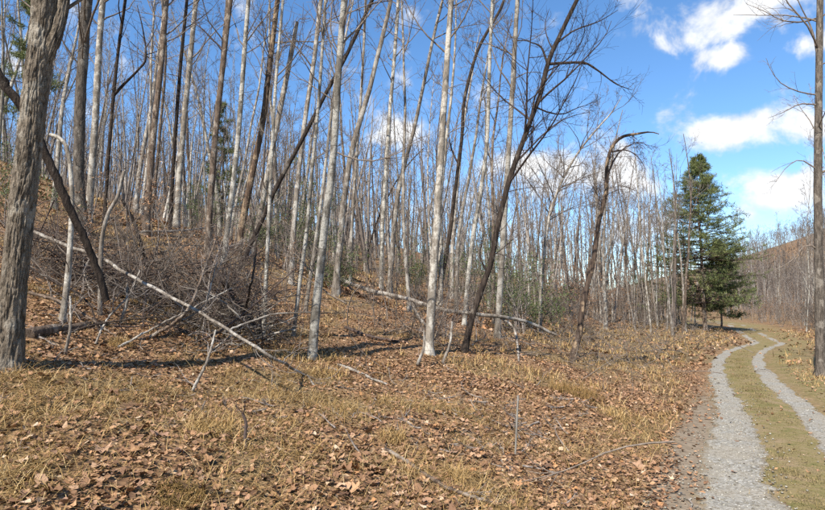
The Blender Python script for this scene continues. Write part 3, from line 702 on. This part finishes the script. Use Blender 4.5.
def gen_right():
    y = 24 + 66 * rng.random(); px = rng.uniform(722, 900)
    x = (px - 412) / F * y; s, t = st(x, y); e = s - float(road_c(t)) + 1.75
    if e > -2.2: return (0, 0)
    return (x, y)
placed.append((0, 0))
lab = {'pale': 'pale bare tree', 'grey': 'grey bare tree', 'whitish': 'whitish bare tree', 'brown': 'brown bare tree', 'dark': 'dark bare tree'}
for x, y in scatter(178, gen_left, 1.25, placed):
    i = int(rng.integers(len(PROTO))); pr = PROTO[i]; px = x / y * F + 412
    zone = ('on the upper left slope behind the brush', 'left slope') if px < 260 else (('on the middle slope behind the birches', 'middle slope') if px < 470 else ('in the thin wood left of the evergreen', 'right wood'))
    sc = rng.uniform(.55, 1.1) * (1.0 if px < 470 else .80)
    copy_tree(pr, x, y, sc, rng.uniform(0, 6.28), lab[pr[2]] + ' ' + ' '.join(beside(x, y)), pr[2] + ' trees of the ' + zone[1])
def gen_edge():
    y = 31 + 32 * rng.random(); px = rng.uniform(590, 728)
    x = (px - 412) / F * y; s, t = st(x, y); e = s - float(road_c(t)) - .55
    return (x, y) if e > (4.5 if t < 34 else 2.4) and abs(px - 704) > 5 else (0, 0)
for x, y in scatter(42, gen_edge, 1.0, placed):
    i = int(rng.integers(len(PROTO))); pr = PROTO[i]
    copy_tree(pr, x, y, rng.uniform(.6, .85), rng.uniform(0, 6.28), lab[pr[2]] + ' ' + ' '.join(beside(x, y)), pr[2] + ' trees of the right wood')
for x, y in scatter(80, gen_right, 1.1, placed):
    i = int(rng.integers(len(PROTO))); pr = PROTO[i]
    copy_tree(pr, x, y, rng.uniform(.5, .75), rng.uniform(0, 6.28), lab[pr[2]] + ' ' + ' '.join(beside(x, y)), pr[2] + ' trees right of the track')

# far wood: past the counted trees it reads as one mass
def far_wood(n, name, label, gen, hr=(11, 18), k=4, m=5, nb=9, n1=3, tip=.013):
    pts = []
    while len(pts) < n:
        q = gen()
        if q: pts.append(q)
    pts = np.array(pts); K = len(pts); rg = np.random.default_rng(5)
    hg = rg.uniform(*hr, K)
    P = np.zeros((K, m, 3)); P[:, 0, :2] = pts; P[:, 0, 2] = height(pts[:, 0], pts[:, 1]) - .2
    d = nrm(np.stack([rg.normal(0, .085, K), rg.normal(0, .085, K), np.ones(K)], -1))
    for q in range(1, m):
        d = nrm(d + rg.normal(size=(K, 3)) * .055); P[:, q] = P[:, q - 1] + d * (hg / (m - 1))[:, None]
    r = (.035 + .11 * rg.random(K) ** 1.6)[:, None] * np.linspace(1, .18, m)[None]
    tint = rg.beta(1.3, 2.0, K)
    g = Geo(); g.tubes(P, r, k, tint)
    A, B = grow(P, r, nb, .3, 1.0, .8, lambda L, u: L * .20 * (1.3 - .8 * u), n1, rg, .12, .2, .5, tip); g.tubes(A, B, 3, np.repeat(tint, nb) * .6)
    A2, B2 = grow(A, B, 2, .2, 1.0, .65, lambda L, u: L * .55, 2, rg, .1, .2, .8, tip * .85); g.tubes(A2, B2, 3, np.repeat(tint, nb * 2) * .55)
    return link(name, g.mesh(name, M['far'], True, attr='tint'), label=label, cat='wood', kind='stuff')
M['far'] = tint_mat('far_trees', [(0, (.095, .074, .062)), (.4, (.175, .145, .122)), (.75, (.30, .265, .23)), (1, (.44, .41, .37))], .9, 0)
def gen_far():
    y = 38 + 190 * rng.random() ** 1.25; px = rng.uniform(-60, 740)
    x = (px - 412) / F * y; s, t = st(x, y)
    return (x, y) if s - float(road_c(t)) > 4 else None
def gen_farr():
    if rng.random() < .68: y = rng.uniform(150, 330); px = rng.uniform(735, 870)
    elif rng.random() < .5: y = rng.uniform(200, 345); px = rng.uniform(590, 740)
    else: y = 85 + 120 * rng.random(); px = rng.uniform(700, 930)
    x = (px - 412) / F * y; s, t = st(x, y)
    return (x, y) if abs(s - float(road_c(t))) > 4 else None
far_wood(1850, 'far_wood', 'grey mass of bare trees high on the hillside', gen_far, (8, 14))
far_wood(1900, 'far_hill_wood', 'purplish grey wood on the distant hill at the right', gen_farr, (9, 14), 3, 4, 8, 2, .034)

# ------------------------------------------------------------------ saplings and undergrowth
def sapling_proto(i, hgt, nst, spread, tw, rg, tip=.0045, leaves=0):
    n = 8; P = np.zeros((nst, n, 3)); P[:, 0, :2] = rg.normal(0, .05 + spread * .1, (nst, 2))
    d = nrm(np.concatenate([rg.normal(0, spread, (nst, 2)), np.ones((nst, 1))], 1))
    L = hgt * rg.uniform(.55, 1, nst)
    for k in range(1, n):
        d = nrm(d + rg.normal(size=(nst, 3)) * .08 + [0, 0, .03]); P[:, k] = P[:, k - 1] + d * (L / (n - 1))[:, None]
    r = np.maximum((.006 * L)[:, None] * np.linspace(1, .25, n)[None], tip)
    gt = Geo(); gt.tubes(P, r, 5)
    g = Geo(); A, B = grow(P, r, 9, .2, 1, .75, lambda L, u: L * .36 * (1.3 - .8 * u), 6, rg, .05, .2, .7, tip); g.tubes(A, B, 3)
    A2, B2 = grow(A, B, 5, .2, 1, .7, lambda L, u: L * .5, 4, rg, .03, .2, .8, tip * .8); g.tubes(A2, B2, 3)
    lm = None
    if leaves:
        K = leaves; j = rg.integers(len(A2), size=K); p = A2[j, rg.integers(1, 4, K)]
        lm = leaf_cards(p, rg.uniform(.025, .05, K), rg, flat=.2)
    return gt, g, lm
def leaf_cards(p, sz, rg, flat=0.0, tint=None, aspect=.55):
    K = len(p); a = nrm(rg.normal(size=(K, 3))); b = rg.normal(size=(K, 3)); b = nrm(b - (a * b).sum(1, keepdims=True) * a)
    n = np.cross(a, b) * (sz * .18)[:, None]
    a = a * sz[:, None]; b = b * (sz * aspect)[:, None]
    V = np.stack([p - a, p + b * .8 - n, p + a, p - b * .8 - n], 1)
    q = np.array([[0, 1, 2], [0, 2, 3]])
    g = Geo(); g.add(V.reshape(-1, 3), (q[None] + (np.arange(K) * 4)[:, None, None]).reshape(-1, 3), np.repeat(rg.random(K) if tint is None else tint, 4))
    return g
SAP = []
for i in range(8):
    rg = np.random.default_rng(300 + i)
    lv = (0, 260, 0, 520, 0, 0, 380, 0)[i]
    gt, g, lm = sapling_proto(i, (3.2, 3.6, 2.4, 3.0, 4.5, 2.0, 4.0, 3.6)[i], (2, 2, 6, 3, 1, 9, 1, 1)[i], (.12, .1, .35, .2, .08, .4, .08, .06)[i], 'twig', rg, leaves=lv)
    SAP.append((gt.mesh('stem', M['twig_grey' if i % 2 else 'twig']), g.mesh('twigs', M['twig']), lm.mesh('leaves', M['leaf'], False, attr='tint') if lm else None))
def put_sapling(i, x, y, sc, label, group, name='sapling', cat='sapling'):
    e = new_thing(name, (x, y, H(x, y) - .03), label, cat, group); e.scale = (sc,) * 3; e.rotation_euler = (0, 0, float(rng.uniform(0, 6.28)))
    for nm, me in zip(('stem', 'twigs', 'leaves'), SAP[i]):
        if me:
            c = bpy.data.objects.new(nm, me); C.objects.link(c); c.parent = e
            if nm != 'stem': c['kind'] = 'stuff'
def gen_sap(pa, pb, ya, yb, emin, emax=99):
    def f():
        y = rng.uniform(ya, yb); px = rng.uniform(pa, pb); x = (px - 412) / F * y; s, t = st(x, y); e = s - float(road_c(t)) - .55
        return (x, y) if emin < e < emax else (0, 0)
    return f
ps = [(0, 0)]
for x, y in scatter(70, gen_sap(545, 730, 22, 60, 5.0, 12), .7, ps):
    i = int(rng.choice([1, 3, 6, 0, 2, 5])); lf = SAP[i][2] is not None
    put_sapling(i, x, y, rng.uniform(.7, 1.15), ('rusty-leaved sapling ' if lf else 'bare twiggy sapling ') + ' '.join(beside(x, y)), 'rusty saplings at the wood edge' if lf else 'bare saplings at the wood edge')
for x, y in scatter(26, gen_sap(330, 580, 9.5, 26, 4.6, 16), .7, ps):
    i = int(rng.choice([0, 2, 4, 5, 7, 7])); put_sapling(i, x, y, rng.uniform(.6, 1.0), 'thin bare sapling ' + ' '.join(beside(x, y)), 'bare saplings among the central trunks')
for x, y in scatter(30, gen_sap(-20, 320, 8.5, 26, 5.5, 22), .7, ps):
    i = int(rng.choice([0, 2, 4, 5, 7, 1])); lf = SAP[i][2] is not None
    put_sapling(i, x, y, rng.uniform(.6, 1.0), ('thin rusty-leaved sapling ' if lf else 'thin bare sapling ') + ' '.join(beside(x, y)), 'leafy saplings on the left slope' if lf else 'bare saplings on the left slope')
for x, y in scatter(60, gen_sap(742, 880, 22, 70, -40, -4.2), .7, ps):
    i = int(rng.choice([0, 2, 5, 3, 7])); lf = SAP[i][2] is not None
    put_sapling(i, x, y, rng.uniform(.7, 1.1), ('rusty-leaved sapling ' if lf else 'bare twiggy sapling ') + ' '.join(beside(x, y)), 'rusty saplings right of the track' if lf else 'bare saplings right of the track')

# brush tangle on the left: countless thin dead stems
def brush(n, boxes, name, label, tw, rg, hz=(.0, .75), Lr=(.5, 1.9), tip=.0032, el=(.12, .42)):
    xs = []; ws = np.array([b[-1] for b in boxes], float); ws /= ws.sum()
    P0 = []
    for _ in range(n):
        b = boxes[rg.choice(len(boxes), p=ws)]
        px = rg.normal(b[0], b[1]); yy = rg.normal(b[2], b[3]); x = (px - 412) / F * yy
        P0.append((x, yy, H(x, yy) + max(0, rg.uniform(*hz)) * b[4]))
    P0 = np.array(P0); K = n; L = rg.uniform(*Lr, K)
    el = rg.normal(*el, K); az = rg.uniform(0, 6.28, K)
    d = np.stack([np.cos(az) * np.cos(el), np.sin(az) * np.cos(el), np.sin(el)], -1)
    pts = [P0 - d * (L / 2)[:, None]]; w = rg.normal(size=(K, 3)) * .1
    for k in range(7):
        d = nrm(d + w + rg.normal(size=(K, 3)) * .10); pts.append(pts[-1] + d * (L / 7)[:, None])
    P = np.stack(pts, 1)
    gz = height(P[..., 0], P[..., 1]); P[..., 2] = np.maximum(P[..., 2], gz + .01)
    r = (rg.uniform(.003, .011, K) * rg.choice([1, 1, 1, 1.7], K))[:, None] * np.linspace(1, .4, 8)[None]
    g = Geo(); g.tubes(P, r, 4)
    A, B = grow(P, r, 4, .2, 1, .75, lambda L, u: L * .4, 5, rg, .0, .25, .6, tip); g.tubes(A, B, 3)
    return link(name, g.mesh(name, M[tw]), kind='stuff', label=label, cat='brush')
rg = np.random.default_rng(77)
yb = hit(170, 330)
brush(520, [(150, 55, yb + 1.6, .9, 1.2, 3), (225, 32, yb + 1.2, .8, 1.2, 3), (70, 40, yb + 1.5, .7, .8, 1.2), (185, 55, yb + .5, .4, .5, 1.5)], 'brush_tangle', 'grey tangle of dead stems and vines on the left', 'twig', rg)
brush(400, [(140, 60, yb + 1.8, 1.0, 1.1, 3), (235, 26, yb + 1.4, .9, 1.5, 2.4), (60, 35, yb + 1.8, .8, 1.2, 1.6)], 'dark_brush_tangle', 'vine stems in the left brush, coloured dark for its shaded interior', 'twig_dark', rg)  # dark stem colour stands in for the shade inside the tangle
brush(26, [(160, 60, yb + .6, .5, .6, 3), (240, 30, yb + .4, .4, .6, 2), (80, 30, yb + .6, .4, .5, 1)], 'pale_brush', 'pale dead sticks at the front of the left brush', 'dead', rg, Lr=(.8, 2.2))
yc = hit(450, 345)
brush(150, [(420, 35, yc + .3, .5, .35, 2), (470, 40, yc + 1.2, .8, .35, 2), (540, 40, yc + 2.2, 1.5, .5, 2), (360, 40, yc + 1.5, 1.0, .3, 1)], 'central_brush', 'low purplish dead stems around the central trunk feet', 'twig', rg, Lr=(.4, 1.4))
brush(320, [(590, 40, 24, 6, .8, 2), (660, 40, 32, 7, .9, 2), (610, 45, 18, 3, .5, 1)], 'edge_brush', 'low purplish brush along the wood edge', 'twig', rg, Lr=(.6, 1.8), tip=.005)
# upright dry stalks everywhere on the near slope
brush(210, [(250, 160, 6.5, .9, .1, 1), (480, 60, 7.6, 1.2, .1, 1)], 'fallen_twigs', 'small dead twigs scattered over the leaf litter', 'twig_grey', rg, hz=(0, .06), Lr=(.12, .42), tip=.0025, el=(.03, .12))

def undergrowth(n, name, label, gen, hr, tip):
    p = []
    while len(p) < n:
        q = gen()
        if q and q != (0, 0): p.append(q)
    p = np.array(p); K = n; rg = np.random.default_rng(8); m = 4; L = rg.uniform(*hr, K)
    P = np.zeros((K, m, 3)); P[:, 0, :2] = p; P[:, 0, 2] = height(p[:, 0], p[:, 1]) - .05
    d = nrm(np.stack([rg.normal(0, .18, K), rg.normal(0, .18, K), np.ones(K)], -1))
    for q in range(1, m):
        d = nrm(d + rg.normal(size=(K, 3)) * .10); P[:, q] = P[:, q - 1] + d * (L / (m - 1))[:, None]
    r = rg.uniform(.8, 1.8, K)[:, None] * tip * 1.3 * np.linspace(1, .5, m)[None]; tint = rg.random(K) * .85
    g = Geo(); g.tubes(P, r, 3, tint)
    A, B = grow(P, r, 6, .2, 1.0, .7, lambda L, u: L * .35 * (1.2 - .6 * u), 2, rg, .05, .2, .8, tip); g.tubes(A, B, 3, np.repeat(tint, 6) * .7)
    link(name, g.mesh(name, M['far'], True, attr='tint'), label=label, cat='undergrowth', kind='stuff')
def gen_u():
    y = 34 + 55 * rng.random(); px = rng.uniform(-40, 735); x = (px - 412) / F * y; s, t = st(x, y)
    return (x, y) if s - float(road_c(t)) > (9 if t < 32 else 4) else None
def gen_ur():
    y = 28 + 80 * rng.random(); px = rng.uniform(738, 900); x = (px - 412) / F * y; s, t = st(x, y)
    return (x, y) if s - float(road_c(t)) < -4.5 else None
undergrowth(1500, 'hill_undergrowth', 'thin grey undergrowth filling the wood on the hillside', gen_u, (1.5, 5), .008)
undergrowth(900, 'trackside_undergrowth', 'thin grey undergrowth right of the track', gen_ur, (1.2, 4), .009)
# evergreen shrubs on the slope
def shrub_proto(seed, hgt, K, shape=1.0):
    rg = np.random.default_rng(seed)
    nst = 7; n = 7; P = np.zeros((nst, n, 3)); P[:, 0, :2] = rg.normal(0, .1, (nst, 2))
    d = nrm(np.concatenate([rg.normal(0, .38 * shape, (nst, 2)), np.ones((nst, 1))], 1)); L = hgt * rg.uniform(.6, 1, nst)
    for k in range(1, n):
        d = nrm(d + rg.normal(size=(nst, 3)) * .12); P[:, k] = P[:, k - 1] + d * (L / (n - 1))[:, None]
    r = np.linspace(.018, .006, n)[None] * np.ones((nst, 1)); gs = Geo(); gs.tubes(P, r, 5)
    A, B = grow(P, r, 8, .15, 1, .9, lambda L, u: L * .42, 5, rg, .03, .2, .6, .005); gs.tubes(A, B, 3)
    A2, B2 = grow(A, B, 4, .3, 1, .7, lambda L, u: L * .5, 4, rg, .03, .2, .8, .004)
    j = rg.integers(len(A2), size=K); p = A2[j, rg.integers(1, 4, K)] + rg.normal(0, .09, (K, 3))
    lf = leaf_cards(p, rg.uniform(.03, .06, K), rg, tint=np.clip(rg.normal(.5, .25, K), 0, 1), aspect=.35)
    return gs.mesh('stem', M['twig_grey']), lf.mesh('foliage', M['evergreen'], False, attr='tint')
SH = [shrub_proto(41, 2.4, 2000), shrub_proto(42, 3.2, 2300, .6), shrub_proto(43, 1.8, 1700)]
for px, yy, i, sc, lb in [(285, 19, 1, 1.0, 'green evergreen shrub between the thin white stems'), (312, 21, 0, 1.1, 'green evergreen shrub behind the slim leaning white stem'), (335, 18, 2, 1.0, 'green evergreen shrub just behind the large birch'),
                           (200, 26, 0, 1.1, 'green evergreen shrub high on the left slope'), (260, 26, 2, 1.1, 'green evergreen shrub behind the grey flaking trunk'), (520, 20, 1, 1.05, 'green evergreen shrub right of the pale straight trunk'), (505, 22, 0, 1.1, 'green evergreen shrub behind the pale straight trunk'),
                           (537, 23, 2, 1.3, 'green evergreen shrub behind the end of the fallen log'), (415, 23, 0, 1.0, 'green evergreen shrub left of the central trunk'), (470, 25, 1, 1.0, 'green evergreen shrub behind the slim bright birch'), (8, 14, 0, .9, 'green evergreen shrub left of the thick forked tree'),
                           (642, 52, 1, 1.3, 'green evergreen shrub deep in the wood right of the drooping tree')]:
    x = (px - 412) / F * yy
    e = new_thing('evergreen_shrub', (x, yy, H(x, yy) - .03), lb, 'shrub', 'evergreen shrubs on the slope'); e.scale = (sc,) * 3; e.rotation_euler = (0, 0, float(rng.uniform(0, 6.28)))
    for nm, me in zip(('stem', 'foliage'), SH[i]):
        c = bpy.data.objects.new(nm, me); C.objects.link(c); c.parent = e
        if nm == 'foliage': c['kind'] = 'stuff'

# pines
def pine(px, yy, hgt, halfw, label, seed, dens=1.0, lowest=.10, name='pine_tree'):
    rg = np.random.default_rng(seed); x = (px - 412) / F * yy; z0 = H(x, yy) - .1
    n = 24; P = np.zeros((n, 3)); P[:, 2] = np.linspace(0, hgt, n); P[:, :2] += np.cumsum(rg.normal(0, .02, (n, 2)), 0)
    Rr = np.linspace(.16, .015, n) * hgt / 14
    e = new_thing(name, (x, yy, z0), label)
    link('trunk', trunk_geo(P, Rr, 10, .05, seed).mesh('trunk', M['brown']), e)
    K = int(150 * dens); u = lowest + (1 - lowest) * rg.random(K) ** .9 * .97; prof = halfw * np.clip((1 - u) / (1 - .25), .03, 1) ** .9 * np.where(u < .3, .8, 1) * rg.uniform(.5, 1.15, K)
    az = rg.uniform(0, 6.28, K); b = 7; A = np.zeros((K, b, 3)); tt = np.linspace(0, 1, b)
    A[:, :, 0] = np.cos(az)[:, None] * prof[:, None] * tt; A[:, :, 1] = np.sin(az)[:, None] * prof[:, None] * tt
    A[:, :, 2] = (u * hgt)[:, None] + prof[:, None] * (.10 * tt - .30 * tt ** 2 + .30 * tt ** 3) + (rg.normal(0, .1, K) * prof)[:, None] * tt
    B = np.maximum(.010 + .008 * prof[:, None] * np.linspace(1, .2, b)[None], .006)
    g = Geo(); g.tubes(A, B, 4)
    A2, B2 = grow(A, B, 7, .2, 1, .75, lambda L, u_: L * .36 * (1.2 - .7 * u_) + .15, 4, rg, .05, .15, .6, .005, flat=.6); g.tubes(A2, B2, 3)
    link('limbs', g.mesh('limbs', M['twig_dark']), e, kind='stuff')
    q = np.concatenate([A2[:, 1:].reshape(-1, 3), A[:, 3:].reshape(-1, 3)]); q = q[rg.random(len(q)) < .85]
    m = 8; T = len(q); c = np.repeat(q, m, 0) + rg.normal(0, .05, (T * m, 3)); dv = nrm(rg.normal(size=(T * m, 3)) + [0, 0, .35]); Ln = rg.uniform(.14, .30, T * m)
    sd_ = nrm(np.cross(dv, rg.normal(size=(T * m, 3)))) * .019
    V = np.stack([c - sd_, c + sd_, c + dv * Ln[:, None]], 1)
    gn = Geo(); gn.add(V.reshape(-1, 3), np.arange(T * m * 3).reshape(-1, 3), np.repeat(np.clip(rg.normal(.5, .22, T), 0, 1), m * 3))
    o = link('needles', gn.mesh('needles', M['needle'], False, attr='tint'), e); o['kind'] = 'stuff'
pine(703, 42, 13.4, 4.9, 'tall dark green pine standing by the bend of the track', 21, 1.7, .14)
pine(719, 45, 7.2, 3.0, 'smaller yellowish green pine right behind the tall pine', 22, .8, .12)
pine(218, 40, 11, 2.3, 'hazy green pine far up the slope behind the dark brown trunk', 25, .3, .3)
pine(12, 30, 11, 2.3, 'dull green pine behind the thick forked tree', 26, .35, .25)

# ------------------------------------------------------------------ leaf litter and grass
def leaf_shape(seed, lobes, deep, m=13):
    rg = np.random.default_rng(seed); an = np.linspace(0, 2 * np.pi, m, endpoint=False)
    r = 1 - deep * (.5 + .5 * np.cos(an * lobes + np.pi)) * rg.uniform(.7, 1.1, m); r[0] *= 1.15
    x = np.cos(an) * r; y = np.sin(an) * r * rg.uniform(.6, .95)
    fold = rg.uniform(-.1, .45); curl = rg.uniform(-.15, .5)
    z = fold * np.abs(y) + curl * x * x * .6 + rg.normal(0, .17, m)
    v = np.vstack([[0, 0, 0], np.stack([x, y, z], -1)])
    f = np.array([[0, i + 1, (i + 1) % m + 1] for i in range(m)])
    return v, f
SHAPES = [leaf_shape(s, l, d, m) for s, l, d, m in [(1, 5, .5, 10), (2, 3, .4, 7), (3, 3, .42, 6), (4, 1, .1, 6), (5, 5, .55, 10), (6, 2, .25, 5), (7, 3, .4, 7), (8, 1, .3, 4), (9, 2, .4, 5), (10, 1, .3, 5)]]
BIG = [leaf_shape(s, l, d, m) for s, l, d, m in [(31, 5, .5, 20), (32, 5, .42, 20), (33, 7, .42, 22), (34, 2, .25, 16), (35, 5, .55, 20), (36, 1, .15, 14), (37, 3, .4, 18)]]
SIMPLE = [leaf_shape(s, l, d, m) for s, l, d, m in [(11, 1, .1, 4), (12, 3, .4, 5), (13, 2, .2, 4), (14, 3, .5, 5)]]
def rot(K, rg, tilt):
    a = rg.uniform(0, 6.28, K); ca, sa = np.cos(a), np.sin(a)
    tx = rg.normal(0, tilt, K); ty = rg.normal(0, tilt, K)
    n = nrm(np.stack([tx, ty, np.ones(K)], -1))
    ex = np.stack([ca, sa, np.zeros(K)], -1); ex = nrm(ex - (ex * n).sum(1, keepdims=True) * n); ey = np.cross(n, ex)
    return np.stack([ex, ey, n], -1)
def litter(x, y, sz, shapes, rg, tilt, lift, geo):
    K = len(x); z = height(x, y) + rg.uniform(*lift, K) + sz * .15
    which = rg.integers(len(shapes), size=K); tint = np.clip(rg.beta(1.25, 1.45, K) + rg.normal(0, .05, K), 0, 1)
    for w, (v, f) in enumerate(shapes):
        k = np.where(which == w)[0]
        if not len(k): continue
        Rm = rot(len(k), rg, tilt); V = np.einsum('kij,vj->kvi', Rm, v) * sz[k][:, None, None] + np.stack([x[k], y[k], z[k]], -1)[:, None]
        geo.add(V.reshape(-1, 3), (f[None] + (np.arange(len(k)) * len(v))[:, None, None]).reshape(-1, 3), np.repeat(tint[k], len(v)))
def spots(K, ya, yb, pa=-110, pb=900, power=1.0, rg=rng):
    u = rg.random(K); y = ya + (yb - ya) * u ** power; px = rg.uniform(pa, pb, K); x = (px - 412) / F * y
    s, t = st(x, y); c = s - road_c(t)
    edge = .62 + .25 * (vn2(t * 1.1, t * 0 + 3) - .5) - .25 * np.clip((t - 9) / 8, 0, 1)
    keep = np.where(c > edge, 1.0, np.where(c > edge - .35, .16, np.where(c > -1.7, .022, np.where(c > -3, .25, .7))))
    gf = grass_field(x, y)
    keep = keep * (1 - .45 * gf)
    # drifts: leaves thin out in patches
    keep = keep * np.clip(.55 + .9 * vn2(x * .9 + 50, y * .9), 0, 1)
    k = rg.random(K) < keep
    return x[k], y[k]
rl = np.random.default_rng(2024)
geo = Geo()
x, y = spots(76000, 2.6, 9.8, power=1.15, rg=rl); litter(x, y, .008 + .030 * rl.random(len(x)) ** 2.0, SHAPES, rl, .40, (-.004, .022), geo)
x, y = spots(46000, 9.0, 20, power=1.2, rg=rl); litter(x, y, rl.uniform(.018, .045, len(x)), SIMPLE, rl, .38, (-.005, .03), geo)
x, y = spots(22000, 18, 46, power=1.1, rg=rl); litter(x, y, rl.uniform(.05, .11, len(x)), SIMPLE[:1], rl, .5, (-.01, .03), geo)
link('leaf_litter', geo.mesh('leaf_litter', M['leaf'], True, attr='tint'), kind='stuff', label='thick brown litter of small fallen leaves over the slope', cat='leaves')
# the leaves that show largest: each one its own piece of the ground
lmesh = [mesh('leaf', v, [f], M['leaf_one']) for v, f in BIG]
x, y = spots(1500, 2.9, 6.6, pa=-20, pb=700, power=1.2, rg=rl); x, y = x[:300], y[:300]
for i in range(len(x)):
    o = bpy.data.objects.new('leaf', lmesh[i % len(lmesh)]); C.objects.link(o); o.parent = ground
    sz = float(.030 + .045 * rl.random() ** 2.2); o.scale = (sz,) * 3
    o.location = (x[i], y[i], H(x[i], y[i]) + .025 + sz * .12); o.rotation_euler = (float(rl.normal(0, .35)), float(rl.normal(0, .35)), float(rl.uniform(0, 6.28)))

def blades(x, y, L, rg, geo, lay=.9, wid=.0035, tint=(.5, .2), seg=3):
    K = len(x); z = height(x, y); az = rg.uniform(0, 6.28, K); a0 = rg.uniform(.1 if lay < 1.3 else .6, lay, K)
    d = np.stack([np.cos(az) * np.sin(a0), np.sin(az) * np.sin(a0), np.cos(a0)], -1)
    out = np.stack([np.cos(az), np.sin(az), np.zeros(K)], -1); p = np.stack([x, y, z], -1)
    side = np.stack([-np.sin(az), np.cos(az), np.zeros(K)], -1); rows = []
    bend = rg.uniform(.2, 1.3, K)[:, None]
    for k in range(seg):
        w = wid * (1 - k / (seg - .0)) * rg.uniform(.8, 1.3)
        rows.append(p - side * w); rows.append(p + side * w)
        p = p + d * (L / seg)[:, None]; d = nrm(d + out * bend - np.array([0, 0, 1]) * bend * .7)
    rows.append(p); V = np.stack(rows, 1); m = V.shape[1]
    q = np.array([[2 * k, 2 * k + 1, 2 * k + 3, 2 * k + 2] for k in range(seg - 1)]); b = np.arange(K)[:, None, None] * m
    V[..., 2] = np.maximum(V[..., 2], (z + .004)[:, None])
    t = np.clip(rg.normal(tint[0], tint[1], K), 0, 1)
    n0 = geo.n
    geo.add(V.reshape(-1, 3), (q[None] + b).reshape(-1, 4), np.repeat(t, m))
    geo.q.setdefault(3, []).append(np.stack([np.arange(K) * m + m - 3, np.arange(K) * m + m - 2, np.arange(K) * m + m - 1], -1) + n0)
def tufts(K, ya, yb, per, spread, Lr, geo, rg, lay, wid, tint, thr=.15, **kw):
    y = ya + (yb - ya) * rg.random(K); px = rg.uniform(-100, 880, K); x = (px - 412) / F * y
    s, t = st(x, y); c = s - road_c(t)
    ok = ((c > .8) & (rg.random(K) < np.clip(grass_field(x, y) + thr * .2, 0, 1))) | ((c < -1.9) & (rg.random(K) < .35))
    x, y = x[ok], y[ok]; n = len(x)
    dirn = np.repeat(rg.uniform(0, 6.28, n), per)
    x = np.repeat(x, per) + rg.normal(0, spread, n * per); y = np.repeat(y, per) + rg.normal(0, spread, n * per)
    blades(x, y, rg.uniform(*Lr, n * per), rg, geo, lay, wid, tint, **kw)
gg = Geo(); rgs = np.random.default_rng(99)
tufts(6400, 2.8, 9.5, 14, .08, (.10, .34), gg, rgs, 1.75, .0026, (.5, .30))
tufts(3600, 8, 19, 11, .09, (.14, .38), gg, rgs, 1.2, .0045, (.6, .2))
tufts(3200, 18, 45, 7, .16, (.2, .45), gg, rgs, 1.1, .011, (.62, .18), seg=2)
K = 42000; y = 2.7 + 8 * rgs.random(K) ** 1.1; px = rgs.uniform(-90, 760, K); x = (px - 412) / F * y; s, t = st(x, y)
ok = (s - road_c(t) > .75) & (rgs.random(K) < .35 + .65 * vn2(x * 1.2 + 8, y * 1.2)); x, y = x[ok], y[ok]
blades(x, y, rgs.uniform(.07, .26, len(x)), rgs, gg, 1.8, .0022, (.45, .3), seg=2)
link('dry_grass', gg.mesh('dry_grass', M['grass'], False, attr='tint'), kind='stuff', label='dry tan grass growing through the leaves', cat='grass')
# mossy strip between the wheel tracks and its verges
gm = Geo(); K = 18000
t = 2.5 + 26 * rgs.random(K) ** 1.6; s = road_c(t) + np.where(rgs.random(K) < .7, rgs.normal(-.60, .17, K), rgs.uniform(-2.6, -1.6, K)); x, y = xy(s, t)
blades(x, y, rgs.uniform(.02, .05, K) * (.5 + 3.6 * vn2(x * 3, y * 3) ** 3), rgs, gm, 1.2, .003, (.45, .28), seg=2)
link('verge_grass', gm.mesh('verge_grass', M['moss'], False, attr='tint'), kind='stuff', label='short olive grass between the wheel tracks', cat='grass')
# single tussocks
def tussock(px, py, rad, L, label, tint, n=420):
    yy = hit(px, py); p = at(px, py, yy); g = Geo()
    r = rad * np.sqrt(rgs.random(n)); a = rgs.uniform(0, 6.28, n)
    blades(p[0] + r * np.cos(a), p[1] + r * np.sin(a), rgs.uniform(.5, 1, n) * L, rgs, g, 1.1, .003, tint, seg=4)
    o = link('grass_tussock', g.mesh('grass_tussock', M['grass'], False, off=p, attr='tint'), label=label, cat='grass', loc=p)
tussock(575, 394, .42, .5, 'dark mounded grass tussock on the bank right of the stake', (.32, .12), 600)
tussock(457, 478, .09, .33, 'upright tan grass tuft beside the curved stick', (.6, .15), 160)
tussock(392, 440, .12, .28, 'tan grass clump left of the marker stake', (.6, .2), 220)
tussock(210, 432, .20, .28, 'pale grass clump left of bottom centre', (.55, .25), 420)
tussock(180, 500, .16, .22, 'greenish grass clump at the bottom left', (.15, .15), 320)
tussock(120, 345, .14, .3, 'yellow grass tuft below the brush tangle', (.6, .2), 220)

# look-alikes that would share a label are told apart by their order from the left
by = {}
for o in scene.objects:
    if o.parent is None and 'label' in o and o.get('group'): by.setdefault(o['label'], []).append(o)
ORD = ['leftmost', 'second from left', 'third from left', 'fourth from left', 'fifth from left', 'sixth from left', 'seventh from left', 'eighth from left', 'ninth from left', 'tenth from left', 'eleventh from left', 'twelfth from left', 'thirteenth from left', 'fourteenth from left', 'fifteenth from left', 'sixteenth from left', 'seventeenth from left']
for lb, os_ in by.items():
    if len(os_) > 1:
        os_.sort(key=lambda o: o.location.x / o.location.y)
        for i, o in enumerate(os_):
            w = 'rightmost' if i == len(os_) - 1 else ORD[min(i, 16)]
            o['label'] = lb + ', ' + w
